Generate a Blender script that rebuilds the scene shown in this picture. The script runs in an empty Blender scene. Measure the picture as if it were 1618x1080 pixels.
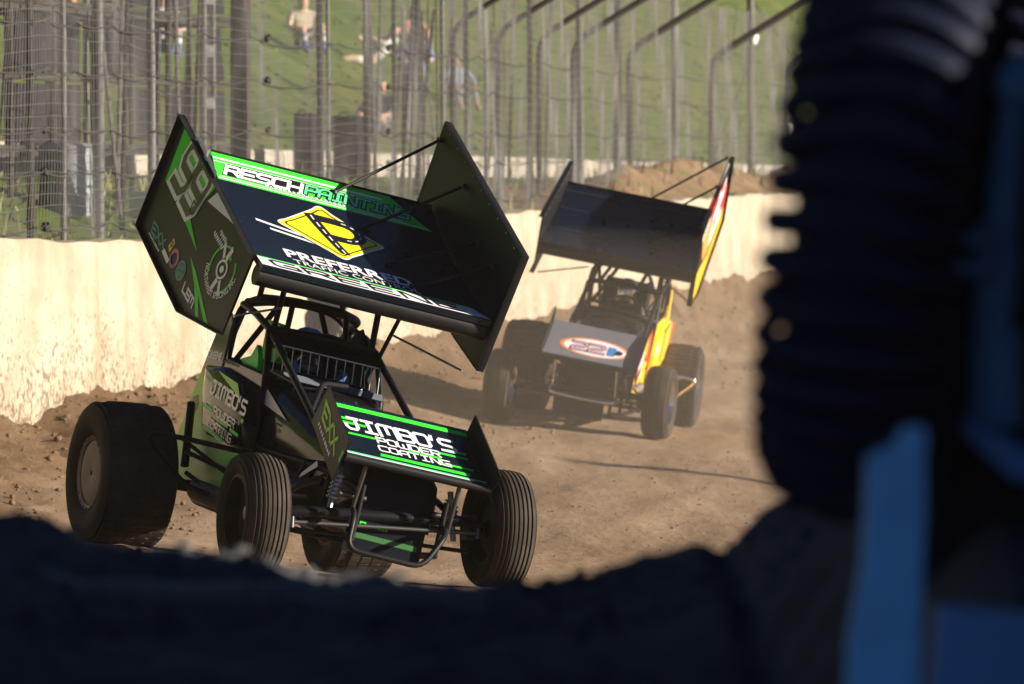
import bpy, bmesh, math, random
import numpy as np
from mathutils import Vector, Matrix
from mathutils.geometry import tessellate_polygon

R = math.radians
SC = bpy.context.scene
COL = SC.collection

# ------------------------------------------------------------------ camera
CAM_Z = 2.4
cam_d = bpy.data.cameras.new('camera')
cam_d.sensor_width = 36.0
cam_d.lens = 180.67
cam_d.clip_start = 0.1
cam_d.clip_end = 3000.0
cam_d.dof.use_dof = True
cam_d.dof.focus_distance = 28.4
cam_d.dof.aperture_fstop = 4.6
cam_d.dof.aperture_blades = 9
cam = bpy.data.objects.new('camera', cam_d)
cam.location = (0.0, 0.0, CAM_Z)
cam.rotation_euler = (R(90.0) - math.atan(322.0 / 8120.0), 0.0, 0.0)
COL.objects.link(cam)
SC.camera = cam

# ------------------------------------------------------------------ sky, sun, exposure
SUN_EL, SUN_AZ = 12.5, 7.0          # azimuth measured from +X towards the camera
sd = Vector((math.cos(R(SUN_EL)) * math.cos(R(SUN_AZ)), -math.cos(R(SUN_EL)) * math.sin(R(SUN_AZ)), math.sin(R(SUN_EL))))
world = bpy.data.worlds.new('World')
SC.world = world
world.use_nodes = True
wn = world.node_tree
wn.nodes.clear()
sky = wn.nodes.new('ShaderNodeTexSky')
sky.sky_type = 'NISHITA'
sky.sun_disc = False
sky.sun_elevation = R(SUN_EL)
sky.sun_rotation = math.atan2(sd.x, sd.y)
sky.altitude = 2500.0
sky.air_density = 0.35
sky.dust_density = 0.0
sky.ozone_density = 4.0
bg = wn.nodes.new('ShaderNodeBackground')
bg.inputs['Strength'].default_value = 0.05
wo = wn.nodes.new('ShaderNodeOutputWorld')
wn.links.new(sky.outputs[0], bg.inputs[0])
wn.links.new(bg.outputs[0], wo.inputs[0])
sun_d = bpy.data.lights.new('sun', 'SUN')
sun_d.energy = 5.0
sun_d.angle = R(0.55)
sun_d.color = (1.0, 0.89, 0.74)
sun = bpy.data.objects.new('sun', sun_d)
sun.rotation_euler = (-sd).to_track_quat('-Z', 'Y').to_euler()
sun.location = (20, 0, 20)
COL.objects.link(sun)
SC.view_settings.view_transform = 'Standard'
SC.view_settings.look = 'None'
SC.view_settings.gamma = 1.0
SC.view_settings.exposure = 1.42
SC.view_settings.use_curve_mapping = False
SC.render.engine = 'CYCLES'
SC.cycles.max_bounces = 6
SC.cycles.transparent_max_bounces = 8
SC.cycles.volume_bounces = 0
SC.cycles.caustics_reflective = False
SC.cycles.caustics_refractive = False

# ------------------------------------------------------------------ materials
MATS = {}


def _node(nt, kind, **kw):
    n = nt.nodes.new(kind)
    for k, v in kw.items():
        if k in n.inputs.keys():
            n.inputs[k].default_value = v
        else:
            setattr(n, k, v)
    return n


def c4(c):
    return (c[0], c[1], c[2], 1.0)


def mat(name, col, rough=0.5, metal=0.0, coat=0.0, dust=0.0, dcol=(0.30, 0.21, 0.13), dscale=6.0, var=0.0, vscale=8.0,
        bump=0.0, bscale=60.0, bdist=0.01, spec=0.5, coat_rough=0.05):
    """plain procedural surface: colour with noise variation, patchy dust and fine relief"""
    if name in MATS:
        return MATS[name]
    m = bpy.data.materials.new(name)
    m.use_nodes = True
    nt = m.node_tree
    b = nt.nodes['Principled BSDF']
    b.inputs['Base Color'].default_value = c4(col)
    b.inputs['Roughness'].default_value = rough
    b.inputs['Metallic'].default_value = metal
    b.inputs['Coat Weight'].default_value = coat
    b.inputs['Coat Roughness'].default_value = coat_rough
    b.inputs['Specular IOR Level'].default_value = spec
    tc = nt.nodes.new('ShaderNodeTexCoord')
    colsock = None
    if var > 0:
        n = _node(nt, 'ShaderNodeTexNoise', Scale=vscale, Detail=5.0, Roughness=0.6)
        nt.links.new(tc.outputs['Object'], n.inputs['Vector'])
        mx = _node(nt, 'ShaderNodeMix', data_type='RGBA')
        mx.inputs[6].default_value = c4([max(0, x * (1 - var)) for x in col])
        mx.inputs[7].default_value = c4([min(1, x * (1 + var)) for x in col])
        nt.links.new(n.outputs['Fac'], mx.inputs[0])
        colsock = mx.outputs[2]
    if dust > 0:
        n = _node(nt, 'ShaderNodeTexNoise', Scale=dscale, Detail=8.0, Roughness=0.7)
        nt.links.new(tc.outputs['Object'], n.inputs['Vector'])
        rp = nt.nodes.new('ShaderNodeMapRange')
        rp.inputs[1].default_value = 0.42
        rp.inputs[2].default_value = 0.78
        rp.inputs[3].default_value = dust * 0.25
        rp.inputs[4].default_value = min(1.0, dust * 1.3)
        nt.links.new(n.outputs['Fac'], rp.inputs[0])
        mx = _node(nt, 'ShaderNodeMix', data_type='RGBA')
        if colsock:
            nt.links.new(colsock, mx.inputs[6])
        else:
            mx.inputs[6].default_value = c4(col)
        mx.inputs[7].default_value = c4(dcol)
        nt.links.new(rp.outputs[0], mx.inputs[0])
        colsock = mx.outputs[2]
        mr = nt.nodes.new('ShaderNodeMapRange')
        mr.inputs[3].default_value = rough
        mr.inputs[4].default_value = max(rough, 0.85)
        nt.links.new(rp.outputs[0], mr.inputs[0])
        nt.links.new(mr.outputs[0], b.inputs['Roughness'])
        if coat > 0:
            mc = nt.nodes.new('ShaderNodeMapRange')
            mc.inputs[3].default_value = coat
            mc.inputs[4].default_value = coat * 0.3
            nt.links.new(rp.outputs[0], mc.inputs[0])
            nt.links.new(mc.outputs[0], b.inputs['Coat Weight'])
    if colsock:
        nt.links.new(colsock, b.inputs['Base Color'])
    if bump > 0:
        n = _node(nt, 'ShaderNodeTexNoise', Scale=bscale, Detail=6.0, Roughness=0.65)
        nt.links.new(tc.outputs['Object'], n.inputs['Vector'])
        bp = _node(nt, 'ShaderNodeBump', Strength=bump, Distance=bdist)
        nt.links.new(n.outputs['Fac'], bp.inputs['Height'])
        nt.links.new(bp.outputs[0], b.inputs['Normal'])
    MATS[name] = m
    return m


def dirt_mat(name, dark, mid, light, streak=True, bump=0.8):
    if name in MATS:
        return MATS[name]
    m = bpy.data.materials.new(name)
    m.use_nodes = True
    nt = m.node_tree
    b = nt.nodes['Principled BSDF']
    b.inputs['Roughness'].default_value = 0.92
    b.inputs['Specular IOR Level'].default_value = 0.06
    tc = nt.nodes.new('ShaderNodeTexCoord')
    mp = nt.nodes.new('ShaderNodeMapping')
    mp.inputs['Rotation'].default_value = (0, 0, R(-14))
    mp.inputs['Scale'].default_value = (1.0, 0.16, 1.0) if streak else (1, 1, 1)
    nt.links.new(tc.outputs['Object'], mp.inputs[0])
    n1 = _node(nt, 'ShaderNodeTexNoise', Scale=2.2, Detail=7.0, Roughness=0.65)
    nt.links.new(mp.outputs[0], n1.inputs['Vector'])
    n2 = _node(nt, 'ShaderNodeTexNoise', Scale=16.0, Detail=8.0, Roughness=0.72)
    nt.links.new(tc.outputs['Object'], n2.inputs['Vector'])
    n3 = _node(nt, 'ShaderNodeTexNoise', Scale=70.0, Detail=5.0, Roughness=0.7)
    nt.links.new(tc.outputs['Object'], n3.inputs['Vector'])
    a1 = _node(nt, 'ShaderNodeMath', operation='MULTIPLY')
    a1.inputs[1].default_value = 0.62
    nt.links.new(n1.outputs['Fac'], a1.inputs[0])
    a2 = _node(nt, 'ShaderNodeMath', operation='MULTIPLY_ADD')
    a2.inputs[1].default_value = 0.38
    nt.links.new(n2.outputs['Fac'], a2.inputs[0])
    nt.links.new(a1.outputs[0], a2.inputs[2])
    cr = nt.nodes.new('ShaderNodeValToRGB')
    e = cr.color_ramp.elements
    e[0].position = 0.34
    e[0].color = c4(dark)
    e[1].position = 0.66
    e[1].color = c4(light)
    x = e.new(0.5)
    x.color = c4(mid)
    nt.links.new(a2.outputs[0], cr.inputs[0])
    colout = cr.outputs[0]
    if streak:
        # loose, darker, moister soil lies within a couple of metres of the wall
        dp = nt.nodes.new('ShaderNodeVectorMath')
        dp.operation = 'DOT_PRODUCT'
        dp.inputs[1].default_value = (0.982, -0.1865, 0.0)
        nt.links.new(tc.outputs['Object'], dp.inputs[0])
        n4 = _node(nt, 'ShaderNodeTexNoise', Scale=0.9, Detail=6.0, Roughness=0.65)
        nt.links.new(tc.outputs['Object'], n4.inputs['Vector'])
        ua = _node(nt, 'ShaderNodeMath', operation='MULTIPLY_ADD')
        ua.inputs[1].default_value = 3.4
        nt.links.new(n4.outputs['Fac'], ua.inputs[0])
        nt.links.new(dp.outputs['Value'], ua.inputs[2])
        ur = nt.nodes.new('ShaderNodeMapRange')
        ur.inputs[1].default_value = -3.75 * 0.982 - 37.6 * 0.1865 * 1.0 * 1.0 + 2.3 - 0.0
        ur.inputs[2].default_value = ur.inputs[1].default_value + 1.7
        ur.inputs[3].default_value = 0.75
        ur.inputs[4].default_value = 0.0
        nt.links.new(ua.outputs[0], ur.inputs[0])
        mxs = _node(nt, 'ShaderNodeMix', data_type='RGBA')
        mxs.inputs[7].default_value = (0.115, 0.070, 0.038, 1)
        nt.links.new(cr.outputs[0], mxs.inputs[6])
        nt.links.new(ur.outputs[0], mxs.inputs[0])
        colout = mxs.outputs[2]
    nt.links.new(colout, b.inputs['Base Color'])
    hs = _node(nt, 'ShaderNodeMath', operation='MULTIPLY_ADD')
    hs.inputs[1].default_value = 0.35
    nt.links.new(n3.outputs['Fac'], hs.inputs[0])
    nt.links.new(n2.outputs['Fac'], hs.inputs[2])
    bp = _node(nt, 'ShaderNodeBump', Strength=bump, Distance=0.03)
    nt.links.new(hs.outputs[0], bp.inputs['Height'])
    nt.links.new(bp.outputs[0], b.inputs['Normal'])
    MATS[name] = m
    return m


def wall_mat():
    m = bpy.data.materials.new('mud_splashed_concrete')
    m.use_nodes = True
    nt = m.node_tree
    b = nt.nodes['Principled BSDF']
    b.inputs['Roughness'].default_value = 0.8
    tc = nt.nodes.new('ShaderNodeTexCoord')
    sep = nt.nodes.new('ShaderNodeSeparateXYZ')
    nt.links.new(tc.outputs['Object'], sep.inputs[0])
    # broad yellowish weathering
    n0 = _node(nt, 'ShaderNodeTexNoise', Scale=1.3, Detail=6.0, Roughness=0.6)
    nt.links.new(tc.outputs['Object'], n0.inputs['Vector'])
    cr = nt.nodes.new('ShaderNodeValToRGB')
    cr.color_ramp.elements[0].position = 0.35
    cr.color_ramp.elements[0].color = (0.26, 0.205, 0.138, 1)
    cr.color_ramp.elements[1].position = 0.62
    cr.color_ramp.elements[1].color = (0.36, 0.312, 0.232, 1)
    nt.links.new(n0.outputs['Fac'], cr.inputs[0])
    # run-down streaks: noise squeezed along the wall, stretched in height
    mp = nt.nodes.new('ShaderNodeMapping')
    mp.inputs['Scale'].default_value = (1.0, 1.0, 0.09)
    mp.inputs['Rotation'].default_value = (0, R(4), 0)
    nt.links.new(tc.outputs['Object'], mp.inputs[0])
    n1 = _node(nt, 'ShaderNodeTexNoise', Scale=2.0, Detail=5.0, Roughness=0.7)
    nt.links.new(mp.outputs[0], n1.inputs['Vector'])
    r1 = nt.nodes.new('ShaderNodeMapRange')
    r1.inputs[1].default_value = 0.56
    r1.inputs[2].default_value = 0.72
    r1.inputs[4].default_value = 0.55
    nt.links.new(n1.outputs['Fac'], r1.inputs[0])
    m1 = _node(nt, 'ShaderNodeMix', data_type='RGBA')
    m1.inputs[7].default_value = (0.22, 0.135, 0.065, 1)
    nt.links.new(cr.outputs[0], m1.inputs[6])
    nt.links.new(r1.outputs[0], m1.inputs[0])
    # thrown mud specks, thicker low on the wall (height in object space, base at 0)
    mp2 = nt.nodes.new('ShaderNodeMapping')
    mp2.inputs['Scale'].default_value = (1.0, 1.0, 0.72)
    mp2.inputs['Rotation'].default_value = (0, R(14), 0)
    nt.links.new(tc.outputs['Object'], mp2.inputs[0])
    n2 = _node(nt, 'ShaderNodeTexNoise', Scale=27.0, Detail=4.0, Roughness=0.6)
    nt.links.new(mp2.outputs[0], n2.inputs['Vector'])
    n3 = _node(nt, 'ShaderNodeTexNoise', Scale=1.1, Detail=3.0, Roughness=0.5)
    nt.links.new(tc.outputs['Object'], n3.inputs['Vector'])
    hgt = nt.nodes.new('ShaderNodeMapRange')
    hgt.inputs[1].default_value = 0.0
    hgt.inputs[2].default_value = 0.75
    hgt.inputs[3].default_value = 0.13
    hgt.inputs[4].default_value = -0.02
    nt.links.new(sep.outputs[2], hgt.inputs[0])
    lef = nt.nodes.new('ShaderNodeMapRange')      # the end towards the corner catches most mud
    lef.inputs[1].default_value = -1.0
    lef.inputs[2].default_value = 7.0
    lef.inputs[3].default_value = 0.055
    lef.inputs[4].default_value = -0.015
    nt.links.new(sep.outputs[0], lef.inputs[0])
    s1 = _node(nt, 'ShaderNodeMath', operation='MULTIPLY_ADD')
    s1.inputs[1].default_value = 0.22
    nt.links.new(n3.outputs['Fac'], s1.inputs[0])
    nt.links.new(n2.outputs['Fac'], s1.inputs[2])
    s2 = _node(nt, 'ShaderNodeMath', operation='ADD')
    nt.links.new(s1.outputs[0], s2.inputs[0])
    nt.links.new(hgt.outputs[0], s2.inputs[1])
    s3 = _node(nt, 'ShaderNodeMath', operation='ADD')
    nt.links.new(s2.outputs[0], s3.inputs[0])
    nt.links.new(lef.outputs[0], s3.inputs[1])
    r2 = nt.nodes.new('ShaderNodeMapRange')
    r2.inputs[1].default_value = 0.745
    r2.inputs[2].default_value = 0.83
    r2.inputs[4].default_value = 0.9
    nt.links.new(s3.outputs[0], r2.inputs[0])
    m2 = _node(nt, 'ShaderNodeMix', data_type='RGBA')
    m2.inputs[7].default_value = (0.10, 0.062, 0.032, 1)
    nt.links.new(m1.outputs[2], m2.inputs[6])
    nt.links.new(r2.outputs[0], m2.inputs[0])
    nt.links.new(m2.outputs[2], b.inputs['Base Color'])
    bp = _node(nt, 'ShaderNodeBump', Strength=0.5, Distance=0.02)
    nt.links.new(s3.outputs[0], bp.inputs['Height'])
    nt.links.new(bp.outputs[0], b.inputs['Normal'])
    return m


# ------------------------------------------------------------------ mesh helpers
class MB:
    def __init__(self):
        self.v = []
        self.f = []
        self.m = []
        self.mi = 0

    def add(self, vs, fs):
        o = len(self.v)
        self.v.extend([tuple(map(float, p)) for p in vs])
        for f in fs:
            self.f.append(tuple(i + o for i in f))
            self.m.append(self.mi)

    def box(self, c, s, rz=0.0, mtx=None):
        M_ = mtx if mtx is not None else Matrix.Rotation(rz, 3, 'Z')
        hx, hy, hz = s[0] / 2, s[1] / 2, s[2] / 2
        vs = [Vector(c) + M_ @ Vector((x, y, z)) for x in (-hx, hx) for y in (-hy, hy) for z in (-hz, hz)]
        self.add(vs, [(0, 1, 3, 2), (4, 6, 7, 5), (0, 4, 5, 1), (2, 3, 7, 6), (0, 2, 6, 4), (1, 5, 7, 3)])

    def tube(self, path, r, seg=10, closed=False, cap=True):
        P = [Vector(p) for p in path]
        n = len(P)
        rr = r if isinstance(r, (list, tuple)) else [r] * n
        tang = []
        for i in range(n):
            if closed:
                t = P[(i + 1) % n] - P[i - 1]
            else:
                t = P[min(i + 1, n - 1)] - P[max(i - 1, 0)]
            tang.append(t.normalized())
        up = Vector((0, 0, 1)) if abs(tang[0].z) < 0.9 else Vector((1, 0, 0))
        nrm = (up - tang[0] * up.dot(tang[0])).normalized()
        vs = []
        for i in range(n):
            if i:
                nrm = (nrm - tang[i] * nrm.dot(tang[i]))
                nrm = nrm.normalized() if nrm.length > 1e-6 else tang[i].orthogonal().normalized()
            bn = tang[i].cross(nrm)
            for k in range(seg):
                a = 2 * math.pi * k / seg
                vs.append(P[i] + (nrm * math.cos(a) + bn * math.sin(a)) * rr[i])
        fs = []
        for i in range(n if closed else n - 1):
            j = (i + 1) % n
            for k in range(seg):
                l = (k + 1) % seg
                fs.append((i * seg + k, i * seg + l, j * seg + l, j * seg + k))
        if cap and not closed:
            fs.append(tuple(reversed(range(seg))))
            fs.append(tuple((n - 1) * seg + k for k in range(seg)))
        self.add(vs, fs)

    def lathe(self, prof, seg=32, axis='Y', c=(0, 0, 0), closed=False):
        """prof: (radius, offset along axis)"""
        vs = []
        n = len(prof)
        for k in range(seg):
            a = 2 * math.pi * k / seg
            for (r, h) in prof:
                p = (r * math.cos(a), h, r * math.sin(a)) if axis == 'Y' else (
                    (r * math.cos(a), r * math.sin(a), h) if axis == 'Z' else (h, r * math.cos(a), r * math.sin(a)))
                vs.append((p[0] + c[0], p[1] + c[1], p[2] + c[2]))
        fs = []
        for k in range(seg):
            l = (k + 1) % seg
            for i in range(n if closed else n - 1):
                j = (i + 1) % n
                fs.append((k * n + i, k * n + j, l * n + j, l * n + i))
        self.add(vs, fs)

    def prism(self, pts, d, frame):
        """polygon pts (2D) extruded by d; frame(u, v, w) -> 3D"""
        n = len(pts)
        vs = [frame(p[0], p[1], 0.0) for p in pts] + [frame(p[0], p[1], d) for p in pts]
        tr = tessellate_polygon([[Vector((p[0], p[1], 0)) for p in pts]])
        fs = [tuple(t) for t in tr] + [tuple(n + i for i in reversed(t)) for t in tr]
        fs += [(i, (i + 1) % n, n + (i + 1) % n, n + i) for i in range(n)]
        self.add(vs, fs)

    def loft(self, rings, cap=True, closed=True):
        n = len(rings[0])
        vs = [p for r_ in rings for p in r_]
        fs = []
        for i in range(len(rings) - 1):
            for k in range(n if closed else n - 1):
                l = (k + 1) % n
                fs.append((i * n + k, i * n + l, (i + 1) * n + l, (i + 1) * n + k))
        if cap:
            fs.append(tuple(reversed(range(n))))
            fs.append(tuple((len(rings) - 1) * n + k for k in range(n)))
        self.add(vs, fs)

    def mesh(self, name, mats, smooth=40.0):
        me = bpy.data.meshes.new(name)
        me.from_pydata(self.v, [], self.f)
        for m_ in (mats if isinstance(mats, (list, tuple)) else [mats]):
            me.materials.append(m_)
        if any(self.m):
            me.polygons.foreach_set('material_index', self.m)
        bm = bmesh.new()
        bm.from_mesh(me)
        bmesh.ops.recalc_face_normals(bm, faces=bm.faces)
        bm.to_mesh(me)
        bm.free()
        if smooth:
            me.shade_smooth()
            me.set_sharp_from_angle(angle=R(smooth))
        me.update()
        return me

    def build(self, name, mats, parent=None, mtx=None, smooth=40.0, kind=None):
        return put(name, self.mesh(name, mats, smooth), parent, mtx, kind)


def put(name, me, parent=None, mtx=None, kind=None):
    o = bpy.data.objects.new(name, me)
    COL.objects.link(o)
    if parent is not None:
        o.parent = parent
    if mtx is not None:
        o.matrix_basis = mtx
    if kind:
        o['kind'] = kind
    return o


def tag(o, label, cat, group=None):
    o['label'] = label
    o['category'] = cat
    if group:
        o['group'] = group
    return o


def empty(name, mtx):
    o = bpy.data.objects.new(name, None)
    o.empty_display_size = 0.3
    COL.objects.link(o)
    o.matrix_basis = mtx
    return o


def fillet(pts, r=0.05, n=4):
    """round the corners of a polyline"""
    P = [Vector(p) for p in pts]
    out = [P[0]]
    for i in range(1, len(P) - 1):
        a, b, c = P[i - 1], P[i], P[i + 1]
        d1 = min(r, (a - b).length * 0.45)
        d2 = min(r, (c - b).length * 0.45)
        p0 = b + (a - b).normalized() * d1
        p2 = b + (c - b).normalized() * d2
        for k in range(n + 1):
            t = k / n
            out.append(p0 * (1 - t) ** 2 + b * 2 * t * (1 - t) + p2 * t * t)
    out.append(P[-1])
    return out


# ------------------------------------------------------------------ noise
def _hash_grid(seed, n=256):
    return np.random.RandomState(seed).rand(n, n)


def vnoise(x, y, seed=0):
    g = _hash_grid(seed)
    xi = np.floor(x).astype(int)
    yi = np.floor(y).astype(int)
    fx = x - xi
    fy = y - yi
    fx = fx * fx * (3 - 2 * fx)
    fy = fy * fy * (3 - 2 * fy)
    a = g[xi % 256, yi % 256]
    b_ = g[(xi + 1) % 256, yi % 256]
    c = g[xi % 256, (yi + 1) % 256]
    d = g[(xi + 1) % 256, (yi + 1) % 256]
    return (a * (1 - fx) + b_ * fx) * (1 - fy) + (c * (1 - fx) + d * fx) * fy - 0.5


def fbm(x, y, oct_=4, seed=0, gain=0.5):
    s = 0.0
    a = 1.0
    for o in range(oct_):
        s = s + a * vnoise(x * 2 ** o, y * 2 ** o, seed + o)
        a *= gain
    return s

# ------------------------------------------------------------------ colours used in many places
M_dirt = dirt_mat('track_dirt', (0.160, 0.106, 0.066), (0.265, 0.184, 0.120), (0.375, 0.276, 0.192))
M_mound = dirt_mat('loose_dirt', (0.120, 0.078, 0.046), (0.195, 0.130, 0.078), (0.270, 0.190, 0.120), streak=False, bump=1.0)
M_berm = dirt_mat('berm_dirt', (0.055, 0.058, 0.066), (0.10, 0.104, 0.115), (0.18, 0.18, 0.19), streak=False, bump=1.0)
M_outer = dirt_mat('outfield_ground', (0.10, 0.085, 0.045), (0.16, 0.13, 0.07), (0.22, 0.19, 0.10), streak=False)
M_galv = mat('galvanised_steel', (0.11, 0.11, 0.11), rough=0.6, spec=.15, var=0.3, vscale=9, dust=0.12)
M_dark_steel = mat('dark_steel', (0.030, 0.029, 0.028), rough=0.6, spec=.12, var=0.3, dust=0.12)
M_rust_post = mat('weathered_pipe', (0.030, 0.028, 0.026), rough=0.7, spec=.1, var=0.35, vscale=14, dust=0.08)
M_wire = mat('fence_wire', (0.13, 0.127, 0.122), rough=0.55, metal=0.5)
M_cable = mat('fence_cable', (0.045, 0.043, 0.040), rough=0.75, spec=.1)
M_black_tarp = mat('black_tarp', (0.018, 0.018, 0.019), rough=0.7, spec=.1, var=0.3, bump=0.3, bscale=5)
M_white_wall = mat('pale_barrier', (0.40, 0.37, 0.31), rough=0.85, var=0.2, vscale=2.5, dust=0.3, bump=0.3, bscale=20)

# ------------------------------------------------------------------ ground shape
WP0 = Vector((-3.75, 37.6, 0.37))                 # wall: a point of its foot
WA = math.atan2(0.982, 0.1865)                    # direction along the wall
WU = Vector((math.cos(WA), math.sin(WA), 0))
WN = Vector((-math.sin(WA), math.cos(WA), 0))     # away from the track
GY = np.array([0, 14, 20, 24, 26, 28.4, 31, 34, 40, 46.5, 60, 80, 110, 400.0])
GZ = np.array([.20, .20, .20, .14, .058, -.112, -.296, -.33, -.26, -.157, .0, .2, .3, .3])


def g0(y):
    # smooth (Hermite) interpolation of the long profile
    y = np.asarray(y, float)
    h = np.diff(GY)
    dl = np.diff(GZ) / h
    s = np.zeros_like(GY)
    for i in range(1, len(GY) - 1):
        s[i] = 0 if dl[i - 1] * dl[i] < 0 else 2 * dl[i - 1] * dl[i] / (dl[i - 1] + dl[i] + 1e-12)
    s[5] = -.0709
    s[4] = -.065
    s[6] = -.055
    k = np.clip(np.searchsorted(GY, y) - 1, 0, len(GY) - 2)
    t = (y - GY[k]) / h[k]
    return ((2 * t ** 3 - 3 * t ** 2 + 1) * GZ[k] + (t ** 3 - 2 * t ** 2 + t) * h[k] * s[k]
            + (-2 * t ** 3 + 3 * t ** 2) * GZ[k + 1] + (t ** 3 - t ** 2) * h[k] * s[k + 1])


def gplain(x, y):
    x = np.asarray(x, float)
    y = np.asarray(y, float)
    a = (x + 1.185) * 0.391 - (y - 29.06) * 0.921       # slight twist of the surface in the groove near the wall
    b_ = (x + 1.185) * 0.921 + (y - 29.06) * 0.391
    return g0(y) - 0.1027 * (np.clip(x, -9, 7) + 0.07) + 0.036 * (a / 1.06) * (b_ / 0.73) * np.exp(-(a / 2.2) ** 2 - (b_ / 1.8) ** 2)


def gtrack(x, y, rough=True):
    x = np.asarray(x, float)
    y = np.asarray(y, float)
    z = gplain(x, y)
    u = (x - WP0.x) * 0.982 - (y - WP0.y) * 0.1865          # distance in from the wall
    xw = WP0.x + (y - WP0.y) * 0.19
    h = np.clip(0.37 - (g0(y) - 0.1027 * (np.clip(xw, -9, 7) + 0.07)), 0.05, 2.0)
    w = 1.25 + 1.5 * h
    q = np.clip(1 - u / w, 0, 1.0)
    rag = fbm(x * 0.9 + 7, y * 0.55, 4, 31)
    z = z + h * q ** 1.6 * (1 + 0.35 * rag) + 0.13 * q * fbm(x * 2.3, y * 1.3, 4, 11)
    if rough:
        z = z + 0.022 * fbm(x * 1.4, y * 0.5, 3, 3) + (0.008 + 0.045 * q) * fbm(x * 8.0, y * 5.0, 3, 21, 0.65) * (0.35 + 1.3 * np.clip(fbm(x * .8, y * .35, 3, 77) + .5, 0, 1))
        # shallow wheel ruts running with the track
        z = z - 0.018 * np.clip(np.sin((u + 0.25 * fbm(x * .3, y * .08, 2, 5)) * 4.1), 0, 1) * (u < 7)
    return z


def grid_mesh(name, xs, ys, zf, material, to_world=None, kind='structure', smooth=True):
    X, Y = np.meshgrid(xs, ys, indexing='xy')
    Z = zf(X, Y)
    nx, ny = len(xs), len(ys)
    if to_world is not None:
        co = to_world(X, Y, Z)
    else:
        co = np.stack([X, Y, Z], -1)
    co = co.reshape(-1, 3).astype(np.float32)
    idx = np.arange(nx * ny).reshape(ny, nx)
    q = np.stack([idx[:-1, :-1], idx[:-1, 1:], idx[1:, 1:], idx[1:, :-1]], -1).reshape(-1, 4)
    me = bpy.data.meshes.new(name)
    me.vertices.add(len(co))
    me.vertices.foreach_set('co', co.ravel())
    me.loops.add(q.size)
    me.loops.foreach_set('vertex_index', q.ravel().astype(np.int32))
    me.polygons.add(len(q))
    me.polygons.foreach_set('loop_start', np.arange(0, q.size, 4, dtype=np.int32))
    me.update(calc_edges=True)
    me.materials.append(material)
    if smooth:
        me.shade_smooth()
    o = bpy.data.objects.new(name, me)
    COL.objects.link(o)
    if kind:
        o['kind'] = kind
    return o


def mesh_np(name, co, faces, material, smooth=False):
    """numpy triangles/quads to a mesh"""
    co = np.asarray(co, np.float32).reshape(-1, 3)
    faces = np.asarray(faces, np.int32)
    k = faces.shape[1]
    me = bpy.data.meshes.new(name)
    me.vertices.add(len(co))
    me.vertices.foreach_set('co', co.ravel())
    me.loops.add(faces.size)
    me.loops.foreach_set('vertex_index', faces.ravel())
    me.polygons.add(len(faces))
    me.polygons.foreach_set('loop_start', np.arange(0, faces.size, k, dtype=np.int32))
    me.update(calc_edges=True)
    me.materials.append(material)
    if smooth:
        me.shade_smooth()
    return me


def steps(*runs):
    out = [runs[0][0]]
    for a, b_, d in runs:
        n = max(1, int(round((b_ - a) / d)))
        out += [a + (b_ - a) * (i + 1) / n for i in range(n)]
    return np.array(out)


# wide sheet to the horizon, then the worked track surface above it
grid_mesh('ground', np.linspace(-700, 700, 29), np.linspace(-300, 1100, 29), lambda X, Y: np.full_like(X, -2.6), M_outer)
xs = steps((-14, -6, .4), (-6, 3.6, .045), (3.6, 9, .18), (9, 40, 2.0))
ys = steps((-6, 13, 1.5), (13, 24, .3), (24, 34, .055), (34, 50, .10), (50, 100, .4))


def track_z(X, Y):
    z = gtrack(X, Y)
    u = (X - WP0.x) * 0.982 - (Y - WP0.y) * 0.1865
    return np.where(u < -0.3, np.minimum(z, 0.2), z)


track = grid_mesh('dirt_track', xs, ys, track_z, M_dirt)

# loose clods thrown up along the wall and over the track
rng = np.random.RandomState(4)
ico = bmesh.new()
bmesh.ops.create_icosphere(ico, subdivisions=1, radius=1.0)
ico_v = np.array([v.co[:] for v in ico.verts])
ico_f = np.array([[v.index for v in f.verts] for f in ico.faces])
ico.free()


def clods(name, pts, rad, material, label):
    co = []
    fs = []
    for i, (p, r_) in enumerate(zip(pts, rad)):
        sc = r_ * (0.55 + 0.75 * rng.rand(3))
        sc[2] *= 0.75
        vv = ico_v * (1 + 0.45 * (rng.rand(len(ico_v), 1) - 0.5)) * sc
        co.append(vv + np.asarray(p))
        fs.append(ico_f + i * len(ico_v))
    o = put(name, mesh_np(name, np.concatenate(co), np.concatenate(fs), material), kind='stuff')
    tag(o, label, 'dirt')
    return o


n = 5200
yy = 24 + 56 * rng.rand(n) ** 1.3
uu = 2.6 * rng.rand(n) ** 1.5 + 0.03
xx = WP0.x + (yy - WP0.y) * 0.19 + uu / 0.982
rr = 0.006 + 0.028 * rng.rand(n) ** 4
zz = gtrack(xx, yy)
n2 = 4500
y2 = 24 + 26 * rng.rand(n2)
x2 = -6 + 9.5 * rng.rand(n2)
z2 = gtrack(x2, y2)
r2 = 0.0025 + 0.011 * rng.rand(n2) ** 4
clods('dirt_clods', np.concatenate([np.stack([xx, yy, zz + rr * .3], -1), np.stack([x2, y2, z2 + r2 * .2], -1)]),
      np.concatenate([rr, r2]), M_mound, 'loose brown dirt clods strewn over track and along the wall foot')

# ------------------------------------------------------------------ concrete wall
WM = Matrix.Translation(WP0) @ Matrix.Rotation(WA, 4, 'Z')
wall = empty('concrete_wall', WM)
tag(wall, 'long off-white concrete track wall splashed with mud, running behind both cars', 'wall')
M_wall = wall_mat()


def wall_top(t):
    return 1.19 + 0.10 * min(1, max(0, (4 - t) / 4)) + 0.012 * math.sin(t * 2.1) + 0.008 * math.sin(t * 5.3 + 1)


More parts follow.
